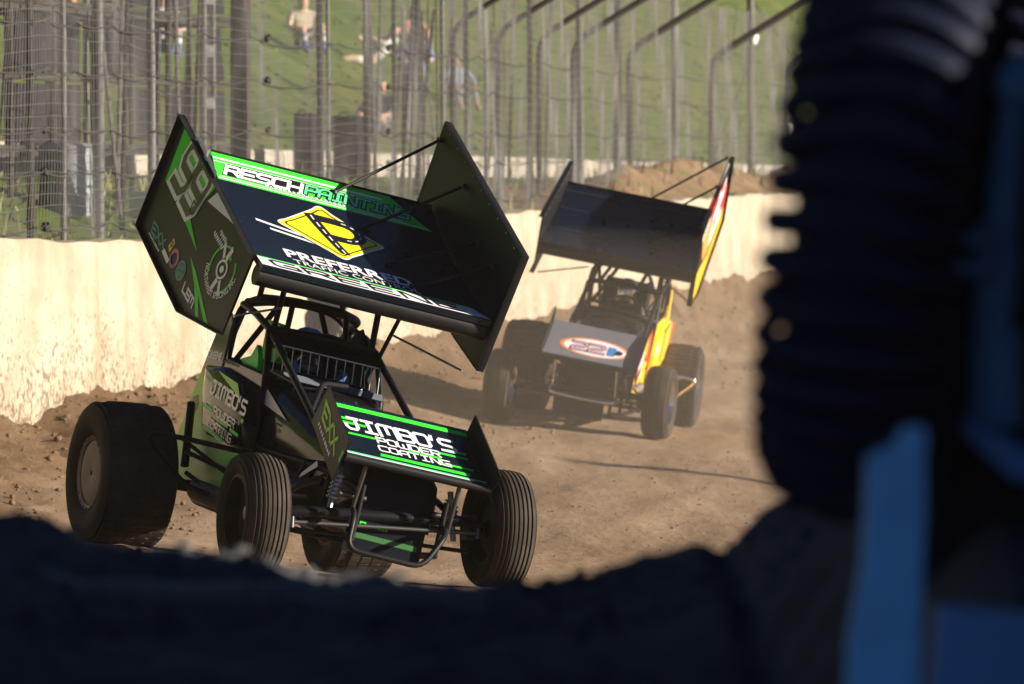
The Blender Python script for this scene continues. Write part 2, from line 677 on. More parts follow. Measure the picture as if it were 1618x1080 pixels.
t0 = -31.5
random.seed(3)
while t0 < 62:
    t1 = t0 + 5.4
    b = MB()
    prof = lambda t, dv: [(t, 0.0 + dv, -1.2), (t, 0.02 + dv, 0.25), (t, 0.035 + dv, wall_top(t) - 0.05), (t, 0.06 + dv, wall_top(t)),
                          (t, 0.24 + dv, wall_top(t) + 0.01), (t, 0.27 + dv, wall_top(t) - 0.05), (t, 0.30 + dv, -1.2)]
    dv = 0.002 * random.uniform(-1, 1)
    N = 18
    rings = [prof(t0 + 0.003 + (t1 - t0 - 0.006) * i / N, dv + 0.004 * random.uniform(-1, 1)) for i in range(N + 1)]
    b.loft(rings)
    b.build('wall_panel', M_wall, wall, smooth=30)
    t0 = t1


def wpt(t, v, z):
    """point in the wall's frame (along, behind, above foot level 0.37)"""
    return WP0 + WU * t + WN * v + Vector((0, 0, z))


# ------------------------------------------------------------------ land behind the wall
def base_out(t):
    return 2.0 - 0.0095 * (np.clip(t, -5, 75) - 19)


def hill_z(T, V):
    b_ = base_out(T)
    s = np.clip(V / 2.6, 0, 1)
    s = s * s * (3 - 2 * s)
    z = 1.47 + (b_ - 1.47) * s
    hv = np.clip(V - 2.9, 0, None)
    z = z + 0.52 * hv * (hv / (hv + 0.7)) * np.where(V > 50, 0.9, 1) + 0.07 * fbm(T * .30, V * .4, 2, 17) * np.clip(V - 2, 0, 1)
    mound = np.exp(-((V - 0.95) / 0.55) ** 2) * np.clip((T - 26) / 8, 0, 1) * np.clip((75 - T) / 5, 0, 1)
    z = z + mound * (0.34 + 0.18 * fbm(T * .33 + 3, V * .9, 3, 8) * 2)
    return z


def grass_mat():
    m = bpy.data.materials.new('hill_grass')
    m.use_nodes = True
    nt = m.node_tree
    b_ = nt.nodes['Principled BSDF']
    b_.inputs['Roughness'].default_value = 0.8
    b_.inputs['Specular IOR Level'].default_value = 0.15
    tc = nt.nodes.new('ShaderNodeTexCoord')
    n1 = _node(nt, 'ShaderNodeTexNoise', Scale=0.45, Detail=8.0, Roughness=0.7)
    nt.links.new(tc.outputs['Object'], n1.inputs['Vector'])
    cr = nt.nodes.new('ShaderNodeValToRGB')
    e = cr.color_ramp.elements
    e[0].position = 0.33
    e[0].color = (0.050, 0.082, 0.013, 1)
    e[1].position = 0.70
    e[1].color = (0.135, 0.130, 0.036, 1)
    x = e.new(0.5)
    x.color = (0.072, 0.106, 0.018, 1)
    nt.links.new(n1.outputs['Fac'], cr.inputs[0])
    nt.links.new(cr.outputs[0], b_.inputs['Base Color'])
    return m


M_grass = grass_mat()
M_blade = mat('grass_blades', (0.082, 0.108, 0.026), rough=0.7, var=0.2, vscale=0.5, spec=0.2)


def to_wall(X, Y, Z):
    co = np.empty(X.shape + (3,))
    co[..., 0] = WP0.x + X * WU.x + Y * WN.x
    co[..., 1] = WP0.y + X * WU.y + Y * WN.y
    co[..., 2] = Z
    return co


ht = steps((-34, -4, 1.5), (-4, 80, .28), (80, 330, 2.5))
hvs = steps((.28, 5, .14), (5, 26, .3), (26, 110, 3.0))
hill = grid_mesh('hill', ht, hvs, hill_z, M_grass, to_wall)
# bare dirt heaped between wall and fence
mt = steps((22, 66, .18))
mv = steps((.30, 2.0, .07))
mound = grid_mesh('dirt_mound', mt, mv, lambda T, V: hill_z(T, V) + 0.012 + 0.03 * fbm(T * 3, V * 4, 3, 41)
                  - 0.25 * np.clip((V - 1.7) / 0.3, 0, 1) - 0.25 * np.clip((24 - T) / 2, 0, 1), M_mound, to_wall)

# grass tufts over the near hill
n = 16000
T = -4 + 150 * rng.rand(n) ** 1.25
V = 2.7 + 22 * rng.rand(n) ** 1.5
Zg = hill_z(T, V)
P = to_wall(T, V, Zg)
ang = rng.rand(n) * math.pi
w_ = (0.025 + 0.04 * rng.rand(n)) * (1 + T / 120)
h_ = (0.008 + 0.022 * rng.rand(n) ** 2) * (1 + T / 150)
dx = np.stack([np.cos(ang) * w_, np.sin(ang) * w_, np.zeros(n)], -1)
tip = np.stack([0.06 * (rng.rand(n) - .5), 0.06 * (rng.rand(n) - .5), h_], -1)
lo = P - np.array([0, 0, .02])
co = np.stack([lo - dx, lo + dx, P + tip + dx * .3, P + tip * .9 - dx * .5], 1)
fs = np.arange(n * 4).reshape(n, 4)
g = put('grass', mesh_np('grass', co, fs, M_blade), kind='stuff')
tag(g, 'short uneven green grass covering the spectator hill', 'grass')
# weeds along the wall top behind the fence
n = 1500
T = -3 + 60 * rng.rand(n) ** 1.4
V = 0.5 + 1.9 * rng.rand(n)
P = to_wall(T, V, hill_z(T, V))
ang = rng.rand(n) * math.pi
w_ = 0.010 + 0.012 * rng.rand(n)
h_ = 0.05 + 0.22 * rng.rand(n) ** 3
dx = np.stack([np.cos(ang) * w_, np.sin(ang) * w_, np.zeros(n)], -1)
tip = np.stack([0.12 * (rng.rand(n) - .5), 0.12 * (rng.rand(n) - .5), h_], -1)
co = np.stack([P - dx, P + dx, P + tip + dx * .2, P + tip - dx * .2], 1)
g = put('weeds', mesh_np('weeds', co, np.arange(n * 4).reshape(n, 4), mat('dry_weeds', (0.17, 0.16, 0.06), rough=0.8, var=0.4, vscale=3)), kind='stuff')
tag(g, 'straggling dry weeds growing behind the track wall', 'weeds')

# low pale barrier at the hill foot
lb = empty('low_barrier', WM)
tag(lb, 'low pale concrete barrier at the foot of the grass hill', 'barrier')
t0 = -6.0
while t0 < 95:
    b = MB()
    rings = []
    for i in range(7):
        t = t0 + 0.01 + 3.0 * i / 6 * 0.993
        zb = float(base_out(t)) - 0.37
        rings.append([(t, 2.62, zb - .5), (t, 2.64, zb + .26), (t, 2.66, zb + .28), (t, 2.84, zb + .28), (t, 2.86, zb + .26), (t, 2.88, zb - .5)])
    b.loft(rings)
    b.build('barrier_block', M_white_wall, lb, smooth=30)
    t0 += 3.0


# ------------------------------------------------------------------ catch fence
def fence_v(t):
    return 0.42 + 0.75 * min(1, max(0, (t - 18) / 18))


def t_at(px, v=None):
    """distance along the wall where the fence line crosses the sight line at this bearing"""
    k = (px - 809.0) / 8120.0
    t = 10.0
    for _ in range(40):
        vv = fence_v(t) if v is None else v(t)
        p = wpt(t, vv, 0)
        # solve p.x = k * p.y along t
        t -= (p.x - k * p.y) / (WU.x - k * WU.y)
    return t


fence = empty('catch_fence', WM)
tag(fence, 'tall wire mesh catch fence with steel posts and cables along the wall top', 'fence')


def ztop_ground(t, v):
    return float(hill_z(np.array(t), np.array(v))) - 0.37 - 0.05


random.seed(11)
posts_t = []
POSTS = [(-60, .030, 'g'), (48, .028, 'd'), (100, .024, 'g'), (157, .042, 'g'), (240, .034, 'g'), (300, .022, 'd'), (507, .034, 'd'), (519, .020, 'g'), (580, .038, 'd'),
         (623, .026, 'd'), (662, .030, 'd'), (700, .028, 'g'), (738, .030, 'd'), (768, .026, 'g'), (838, .036, 'd'), (917, .045, 'g'),
         (975, .060, 'd'), (1066, .055, 'g'), (1186, .060, 'g'), (1320, .06, 'g'), (1460, .06, 'g')]
for px, r_, k in POSTS:
    t = t_at(px)
    v = fence_v(t)
    lean = random.uniform(-.05, .05)
    b = MB()
    b.tube([(t, v, ztop_ground(t, v)), (t + lean * .5, v, 2.4), (t + lean, v + .02, 4.9)], r_, 10)
    o = b.build('post', M_galv if k == 'g' else M_rust_post, fence)
    posts_t.append(t)
# bent posts in a second line leaning in over the track
for px, r_ in [(716, .034), (786, .036), (852, .040), (906, .044), (995, .052), (1125, .060), (1245, .06), (1400, .06)]:
    vf = lambda t: fence_v(t) + 0.28
    t = t_at(px, vf)
    v = vf(t)
    zb = 3.30
    b = MB()
    b.tube(fillet([(t, v, ztop_ground(t, v)), (t, v, zb), (t + .25, v - 1.35, zb + .85), (t + .3, v - 2.0, zb + 1.2)], .22, 5), r_, 10)
    b.build('bent_post', M_rust_post, fence)
# thin broken uprights and stays in the thicket of the middle distance
for i in range(34):
    px = random.uniform(590, 850) if i < 22 else random.uniform(0, 330)
    t = t_at(px, lambda t: fence_v(t) + 0.5)
    v = fence_v(t) + random.uniform(.2, .8)
    l = random.uniform(-.3, .3)
    b = MB()
    b.tube([(t, v, ztop_ground(t, v)), (t + l, v + random.uniform(-.2, .2), random.uniform(3.2, 4.6))], random.uniform(.010, .022), 6)
    b.build('stay_pipe', random.choice([M_rust_post, M_cable, M_galv]), fence)
# the wide dark beam with a lattice step beside it
t = t_at(374)
v = fence_v(t) - .04
b = MB()
b.box((t, v, 2.9), (.10, .115, 4.2))
b.box((t, v - .07, 2.9), (.15, .014, 4.2))
b.box((t, v + .07, 2.9), (.15, .014, 4.2))
b.build('main_beam', M_dark_steel, fence, smooth=0)
tg = t_at(330)
b = MB()
vg = fence_v(tg)
for s in (-.16, .17):
    b.tube([(tg + s, vg, ztop_ground(tg, vg)), (tg + s, vg, 4.9)], .022, 8)
b.build('lattice_rail', M_galv, fence)
for k in range(9):
    b = MB()
    b.box((tg, vg, 1.42 + .46 * k), (.30, .035, .10))
    b.build('lattice_step', M_galv, fence, smooth=0)


def wave(t, z):
    return 0.05 * math.sin(t * 1.1 + z * .7) + 0.03 * math.sin(t * 2.7 + 2 * z) + 0.016 * math.sin(t * 6.1 - 3 * z)


# welded mesh: every wire real, too many to pick apart
co, fs = [], []


def wire(pts, r_):
    base = len(co) // 1
    n_ = len(pts)
    for i, p in enumerate(pts):
        a = Vector(pts[min(i + 1, n_ - 1)]) - Vector(pts[max(i - 1, 0)])
        a.normalize()
        s = Vector((0, 1, 0)) if abs(a.y) < .8 else Vector((1, 0, 0))
        e1 = a.cross(s).normalized() * r_
        e2 = a.cross(e1).normalized() * r_
        p = Vector(p)
        co.extend([(p + e1)[:], (p - e1 * .5 + e2 * .87)[:], (p - e1 * .5 - e2 * .87)[:]])
    for i in range(n_ - 1):
        for k in range(3):
            l = (k + 1) % 3
            fs.append((base + i * 3 + k, base + i * 3 + l, base + i * 3 + 3 + l, base + i * 3 + 3 + k))


t = -2.5
zs = [1.05 + .38 * i for i in range(9)]
while t < 52:
    fv = fence_v(t) - .05
    jit = random.uniform(-.006, .006)
    wire([(t + jit + .012 * math.sin(3 * z + t), fv - .03 + wave(t, z) * .8, z) for z in zs], .0027)
    t += .056
z = 1.08
while z < 4.0:
    pts = []
    t = -2.5
    while t < 52:
        fv = fence_v(t) - .05
        pts.append((t, fv - .032 + wave(t, z) * .8, z + .035 * math.sin(t * .9 + z * 4) + .02 * math.sin(t * 2.3 + z)))
        t += .45
    wire(pts, .0028)
    z += .095
me = mesh_np('wire_mesh', co, fs, M_wire)
put('wire_mesh', me, fence, kind='stuff')
# tension cables sagging from post to post, with clamps
srt = sorted(posts_t + [t_at(374)])
for k in range(5):
    z = 1.34 + .40 * k + .04 * math.sin(k * 2.3)
    pts = []
    for a, c_ in zip(srt[:-1], srt[1:]):
        for i in range(6):
            f = i / 6
            t = a + (c_ - a) * f
            sag = -.045 * 4 * f * (1 - f) * min(1.5, c_ - a) * (0.6 + .6 * math.sin(k * 3 + a) ** 2)
            pts.append((t, fence_v(t) - .10 + wave(t, z) * .5, z + sag))
    b = MB()
    b.tube(pts, .0065, 6)
    b.build('cable', M_cable, fence)
for k in range(5):
    for px in (48, 403, 596):
        t = t_at(px)
        z = 1.34 + .40 * k + .04 * math.sin(k * 2.3)
        b = MB()
        for j in range(4):
            b.box((t + .035 * j + random.uniform(-.01, .01), fence_v(t) - .11, z + random.uniform(-.015, .015)), (.024, .03, .045), mtx=Matrix.Rotation(random.uniform(-.6, .6), 3, 'Y'))
        b.tube([(t - .05, fence_v(t) - .11, z + .012), (t + .16, fence_v(t) - .11, z - .012)], .008, 6)
        b.build('cable_clamp', M_cable, fence, smooth=0)
# insulator lamps on two far posts
for px, z in ((1180, 4.03 - .37), (1240, 2.55 - .37)):
    t = t_at(px)
    b = MB()
    b.lathe([(0.0, -.12), (.07, -.10), (.10, -.02), (.10, .05), (.06, .11), (0.0, .12)], 14, 'Z', (t - .12, fence_v(t) - .1, z))
    b.build('insulator', mat('white_enamel', (0.75, 0.74, 0.70), rough=.35), fence)
# guy wires at the right end
for (pa, za, pb, zb) in ((1182, 3.2, 1128, 1.5), (1190, 2.6, 1120, 1.35), (1195, 4.2, 1300, 2.9)):
    ta, tb = t_at(pa), t_at(pb)
    b = MB()
    b.tube([(ta, fence_v(ta), za), (tb, fence_v(tb) + .1, zb)], .014, 6)
    b.build('guy_wire', M_cable, fence)

# ------------------------------------------------------------------ flat print: stroke lettering, filled shapes
GL = {
    'A': [[(0, 0), (0, .75), (.25, 1), (1, 1), (1, 0)], [(0, .42), (1, .42)]],
    'B': [[(0, 0), (0, 1), (.85, 1), (1, .85), (1, .65), (.85, .52), (0, .52)], [(.85, .52), (1, .4), (1, .15), (.85, 0), (0, 0)]],
    'C': [[(1, 1), (.15, 1), (0, .85), (0, .15), (.15, 0), (1, 0)]],
    'D': [[(0, 0), (0, 1), (.75, 1), (1, .75), (1, .25), (.75, 0), (0, 0)]],
    'E': [[(1, 1), (0, 1), (0, 0), (1, 0)], [(0, .5), (.85, .5)]],
    'F': [[(1, 1), (0, 1), (0, 0)], [(0, .5), (.8, .5)]],
    'G': [[(1, 1), (.15, 1), (0, .85), (0, .15), (.15, 0), (1, 0), (1, .48), (.5, .48)]],
    'H': [[(0, 0), (0, 1)], [(1, 0), (1, 1)], [(0, .5), (1, .5)]],
    'I': [[(.15, 1), (.85, 1)], [(.5, 1), (.5, 0)], [(.15, 0), (.85, 0)]],
    'J': [[(.35, 1), (1, 1)], [(.8, 1), (.8, .2), (.6, 0), (.15, 0), (0, .2), (0, .35)]],
    'K': [[(0, 0), (0, 1)], [(1, 1), (.1, .48), (1, 0)]],
    'L': [[(0, 1), (0, 0), (1, 0)]],
    'M': [[(0, 0), (0, .85), (.15, 1), (.85, 1), (1, .85), (1, 0)], [(.5, 1), (.5, .3)]],
    'N': [[(0, 0), (0, 1), (.15, 1), (.85, 0), (1, 0), (1, 1)]],
    'O': [[(.15, 0), (0, .15), (0, .85), (.15, 1), (.85, 1), (1, .85), (1, .15), (.85, 0), (.15, 0)]],
    'P': [[(0, 0), (0, 1), (.85, 1), (1, .85), (1, .6), (.85, .45), (0, .45)]],
    'R': [[(0, 0), (0, 1), (.85, 1), (1, .85), (1, .62), (.85, .48), (0, .48)], [(.55, .48), (1, 0)]],
    'S': [[(1, 1), (.15, 1), (0, .85), (0, .65), (.15, .52), (.85, .48), (1, .35), (1, .15), (.85, 0), (0, 0)]],
    'T': [[(0, 1), (1, 1)], [(.5, 1), (.5, 0)]],
    'U': [[(0, 1), (0, .15), (.15, 0), (.85, 0), (1, .15), (1, 1)]],
    'V': [[(0, 1), (.5, 0), (1, 1)]],
    'W': [[(0, 1), (0, .15), (.15, 0), (.85, 0), (1, .15), (1, 1)], [(.5, 0), (.5, .7)]],
    'X': [[(0, 1), (1, 0)], [(0, 0), (1, 1)]],
    'Y': [[(0, 1), (.5, .45), (1, 1)], [(.5, .45), (.5, 0)]],
    "'": [[(.3, 1.05), (.15, .75)]],
    '.': [[(.1, 0), (.1, .06)]],
    '9': [[(.05, 0), (.8, 0), (1, .2), (1, .85), (.85, 1), (.15, 1), (0, .85), (0, .6), (.15, .45), (1, .45)]],
    '2': [[(0, 1), (.85, 1), (1, .85), (1, .62), (.85, .5), (.15, .45), (0, .32), (0, 0), (1, 0)]],
}


def stroke_poly(line, w):
    """quads along a polyline with mitred joints"""
    P = [Vector((p[0], p[1])) for p in line]
    closed = (P[0] - P[-1]).length < 1e-6
    if closed:
        P = P[:-1]
    n = len(P)
    L, Rr = [], []
    for i in range(n):
        if closed or 0 < i < n - 1:
            a = (P[i] - P[i - 1]).normalized()
            b = (P[(i + 1) % n] - P[i]).normalized()
        elif i == 0:
            a = b = (P[1] - P[0]).normalized()
        else:
            a = b = (P[-1] - P[-2]).normalized()
        na, nb = Vector((-a.y, a.x)), Vector((-b.y, b.x))
        m = (na + nb)
        m = m.normalized() if m.length > 1e-6 else na
        s = min(1.8, 1 / max(.3, m.dot(na)))
        ext = Vector((0, 0))
        if not closed and i == 0:
            ext = -a * w * .5
        if not closed and i == n - 1:
            ext = a * w * .5
        L.append(P[i] + m * w * .5 * s + ext)
        Rr.append(P[i] - m * w * .5 * s + ext)
    v = [p[:] for p in L] + [p[:] for p in Rr]
    f = [(i, (i + 1) % n, n + (i + 1) % n, n + i) for i in range(n if closed else n - 1)]
    return v, f


class Flat:
    """2D shapes to be laid on a surface"""

    def __init__(self):
        self.v = []
        self.f = []

    def add(self, v, f):
        o = len(self.v)
        self.v += [(float(p[0]), float(p[1])) for p in v]
        self.f += [tuple(i + o for i in t) for t in f]
        return self

    def poly(self, pts):
        tr = tessellate_polygon([[Vector((p[0], p[1], 0)) for p in pts]])
        return self.add(pts, [tuple(t) for t in tr])

    def line(self, pts, w):
        return self.add(*stroke_poly(pts, w))

    def ring(self, c, r0, r1, a0=0, a1=360, ry=1.0, n=28):
        v = []
        for i in range(n + 1):
            a = R(a0 + (a1 - a0) * i / n)
            for r_ in (r0, r1):
                v.append((c[0] + r_ * math.cos(a), c[1] + r_ * math.sin(a) * ry))
        return self.add(v, [(2 * i, 2 * i + 1, 2 * i + 3, 2 * i + 2) for i in range(n)])

    def disc(self, c, r_, ry=1.0, n=28):
        return self.poly([(c[0] + r_ * math.cos(2 * math.pi * i / n), c[1] + ry * r_ * math.sin(2 * math.pi * i / n)) for i in range(n)])

    def stroke_text(self, s, x0, y0, x1, h, w=.2, gap=.28, shear=0.0):
        """squared racing lettering filling x0..x1 with cap height h"""
        wid = [(.45 if c in "'. " else (1.25 if c in 'MW' else 1.0)) for c in s]
        tot = sum(wid) + gap * (len(s) - 1)
        k = (x1 - x0) / tot
        x = x0
        for c, ww in zip(s, wid):
            for ln in GL.get(c, []):
                pts = [(x + p[0] * ww * k + shear * p[1] * h, y0 + p[1] * h) for p in ln]
                self.add(*stroke_poly(pts, w * h))
            x += (ww + gap) * k
        return self

    def font_text(self, s, x0, y0, x1, h, bold=0.0, shear=0.0):
        cu = bpy.data.curves.new('lettering', 'FONT')
        cu.body = s
        cu.size = 1.0
        cu.offset = bold
        cu.shear = shear
        cu.resolution_u = 3
        ob = bpy.data.objects.new('lettering', cu)
        COL.objects.link(ob)
        bpy.context.view_layer.update()
        dg = bpy.context.evaluated_depsgraph_get()
        me = bpy.data.meshes.new_from_object(ob.evaluated_get(dg))
        V_ = [v.co[:2] for v in me.vertices]
        F_ = [tuple(p.vertices) for p in me.polygons]
        bpy.data.objects.remove(ob)
        bpy.data.curves.remove(cu)
        bpy.data.meshes.remove(me)
        ax = [p[0] for p in V_]
        lo, hi = min(ax), max(ax)
        by = [p[1] for p in V_]
        top = max(by)
        k = (x1 - x0) / (hi - lo)
        ky = h / top
        return self.add([(x0 + (p[0] - lo) * k, y0 + p[1] * ky) for p in V_], F_)

    def marks(self, x0, y0, x1, h, n, seed=1):
        """a line of print too small to read"""
        rg = random.Random(seed)
        k = (x1 - x0) / n
        for i in range(n):
            w_ = k * rg.uniform(.45, .75)
            hh = h * rg.uniform(.7, 1.0)
            self.poly([(x0 + i * k, y0), (x0 + i * k, y0 + hh), (x0 + i * k + w_, y0 + hh), (x0 + i * k + w_, y0)])
        return self

    def xf(self, o, ex, ey):
        """re-lay in a 2D frame: origin o, axes ex and ey"""
        self.v = [(o[0] + p[0] * ex[0] + p[1] * ey[0], o[1] + p[0] * ex[1] + p[1] * ey[1]) for p in self.v]
        return self

    def arc_xf(self, c, r_, a0, dirn, ry=1.0):
        """bend text: x runs along an arc from angle a0 (degrees), y outwards"""
        nv = []
        for (x, y) in self.v:
            a = R(a0) + dirn * x / r_
            rr_ = r_ + (y if dirn < 0 else -y)
            nv.append((c[0] + rr_ * math.cos(a), c[1] + rr_ * math.sin(a) * ry))
        self.v = nv
        return self

    def build(self, name, parent, frame, material, lift=0.003, cuts=None):
        bm = bmesh.new()
        vs = [bm.verts.new((p[0], p[1], 0)) for p in self.v]
        for f in self.f:
            try:
                bm.faces.new([vs[i] for i in f])
            except ValueError:
                pass
        for (axis, val) in (cuts or []):
            co = (val, 0, 0) if axis == 0 else (0, val, 0)
            no = (1, 0, 0) if axis == 0 else (0, 1, 0)
            bmesh.ops.bisect_plane(bm, geom=bm.verts[:] + bm.edges[:] + bm.faces[:], plane_co=co, plane_no=no)
        for v in bm.verts:
            v.co = frame(v.co.x, v.co.y, lift)
        me = bpy.data.meshes.new(name)
        bm.to_mesh(me)
        bm.free()
        me.materials.append(material)
        return put(name, me, parent)


# ------------------------------------------------------------------ car materials
M_black = mat('black_gloss_paint', (0.006, 0.007, 0.010), rough=0.32, spec=0.22, dust=0.02, dscale=3.0)
M_body = mat('black_mirror_wrap', (0.008, 0.008, 0.009), rough=0.12, coat=0.0, dust=0.015, dscale=5.0, spec=0.17)
M_wingblk = mat('wing_black', (0.004, 0.008, 0.016), rough=0.27, spec=0.4, dust=0.010, dscale=2.0)
M_edge = mat('wing_edge_black', (0.008, 0.009, 0.011), rough=0.42, spec=0.22, dust=0.03)
M_board = mat('sideboard_charcoal', (0.009, 0.009, 0.011), rough=0.40, coat=0.0, dust=0.02, dscale=4, spec=.10)
M_frame = mat('frame_tube_black', (0.006, 0.007, 0.009), rough=0.45, coat=0.0, dust=0.03, spec=.16)
M_green = mat('race_green', (0.040, 0.72, 0.035), rough=0.4, spec=0.2, dust=0.02)
M_lime = mat('lime_green', (0.33, 0.86, 0.05), rough=0.4, spec=0.2, dust=0.03)
M_white = mat('white_vinyl', (0.78, 0.78, 0.80), rough=0.4, coat=0.2, dust=0.05)
M_lilac = mat('pale_outline', (0.85, 0.84, 0.88), rough=0.4)
M_yellow = mat('sign_yellow', (0.86, 0.72, 0.010), rough=0.4, coat=0.2, dust=0.03)
M_ink = mat('black_ink', (0.008, 0.008, 0.009), rough=0.4)
M_teal = mat('teal_print', (0.010, 0.28, 0.26), rough=0.45)
M_pink = mat('pink_print', (0.55, 0.09, 0.28), rough=0.45)
M_violet = mat('violet_print', (0.12, 0.07, 0.32), rough=0.45)
M_orange = mat('orange_print', (0.75, 0.24, 0.05), rough=0.45)
M_red = mat('red_print', (0.62, 0.025, 0.02), rough=0.4)
M_flame = mat('flame_yellow', (0.90, 0.50, 0.008), rough=0.35, coat=0.3)
M_mint = mat('mint_line', (0.10, 0.62, 0.28), rough=0.4)
M_tyre = mat('tyre_rubber', (0.014, 0.0135, 0.013), rough=0.75, spec=.15, dust=0.22, dcol=(0.16, 0.115, 0.075), dscale=4.0, bump=.25, bscale=40, bdist=.004)
M_tread = mat('tyre_tread_dusty', (0.022, 0.020, 0.018), rough=0.85, spec=.1, dust=0.30, dcol=(0.17, 0.13, 0.09), dscale=3.0, bump=.3, bscale=60, bdist=.004)
M_rimblk = mat('rim_black', (0.009, 0.009, 0.009), rough=0.5, spec=.12, dust=0.08)
M_rimring = mat('beadlock_ring', (0.22, 0.19, 0.15), rough=0.5, metal=0.6, dust=0.6)
M_cover = mat('muddy_wheel_cover', (0.33, 0.27, 0.19), rough=0.7, dust=0.7, dcol=(0.30, 0.22, 0.14))
M_chrome = mat('polished_metal', (0.72, 0.72, 0.72), rough=0.14, metal=1.0, dust=0.05)
M_alloy = mat('bare_alloy', (0.45, 0.44, 0.42), rough=0.35, metal=0.9, dust=0.2)
M_seat = mat('seat_padding', (0.010, 0.010, 0.011), rough=0.8, spec=.1)
M_suit = mat('driver_suit', (0.014, 0.016, 0.022), rough=0.75, var=.3)
M_visor = mat('helmet_visor', (0.05, 0.05, 0.055), rough=0.08, coat=1.0)
M_blue = mat('blue_print', (0.03, 0.20, 0.55), rough=.5)
M_grey_wing = mat('grey_blue_wing', (0.115, 0.135, 0.175), rough=0.5, coat=.3, dust=0.25, dscale=2.0)
M_peach = mat('peach_print', (0.62, 0.45, 0.50), rough=.45)


def skin_figure(name, joints, bones, mats, matfun, parent=None, mtx=None, sub=2):
    """one continuous body grown along a posed skeleton"""
    me = bpy.data.meshes.new(name)
    keys = list(joints)
    me.from_pydata([joints[k][0] for k in keys], [(keys.index(a), keys.index(b)) for a, b in bones], [])
    ob = bpy.data.objects.new(name, me)
    COL.objects.link(ob)
    sk = ob.modifiers.new('skin', 'SKIN')
    sk.use_smooth_shade = True
    for i, k in enumerate(keys):
        r_ = joints[k][1]
        rx, ry = r_ if isinstance(r_, tuple) else (r_, r_)
        me.skin_vertices[0].data[i].radius = (rx, ry)
    me.skin_vertices[0].data[0].use_root = True
    ss = ob.modifiers.new('sub', 'SUBSURF')
    ss.levels = ss.render_levels = sub
    bpy.context.view_layer.update()
    dg = bpy.context.evaluated_depsgraph_get()
    out = bpy.data.meshes.new_from_object(ob.evaluated_get(dg))
    bpy.data.objects.remove(ob)
    bpy.data.meshes.remove(me)
    out.name = name
    out.materials.clear()
    for m_ in mats:
        out.materials.append(m_)
    for p in out.polygons:
        p.material_index = matfun(p.center)
        p.use_smooth = True
    return put(name, out, parent, mtx)


# ------------------------------------------------------------------ sprint car
CHORD_F = Vector((-.828, 0, 1.549))       # front of the wing's flat panel
CHORD_R1 = Vector((-2.140, 0, 2.136))
CHORD_R2 = Vector((-2.120, 0, 2.030))


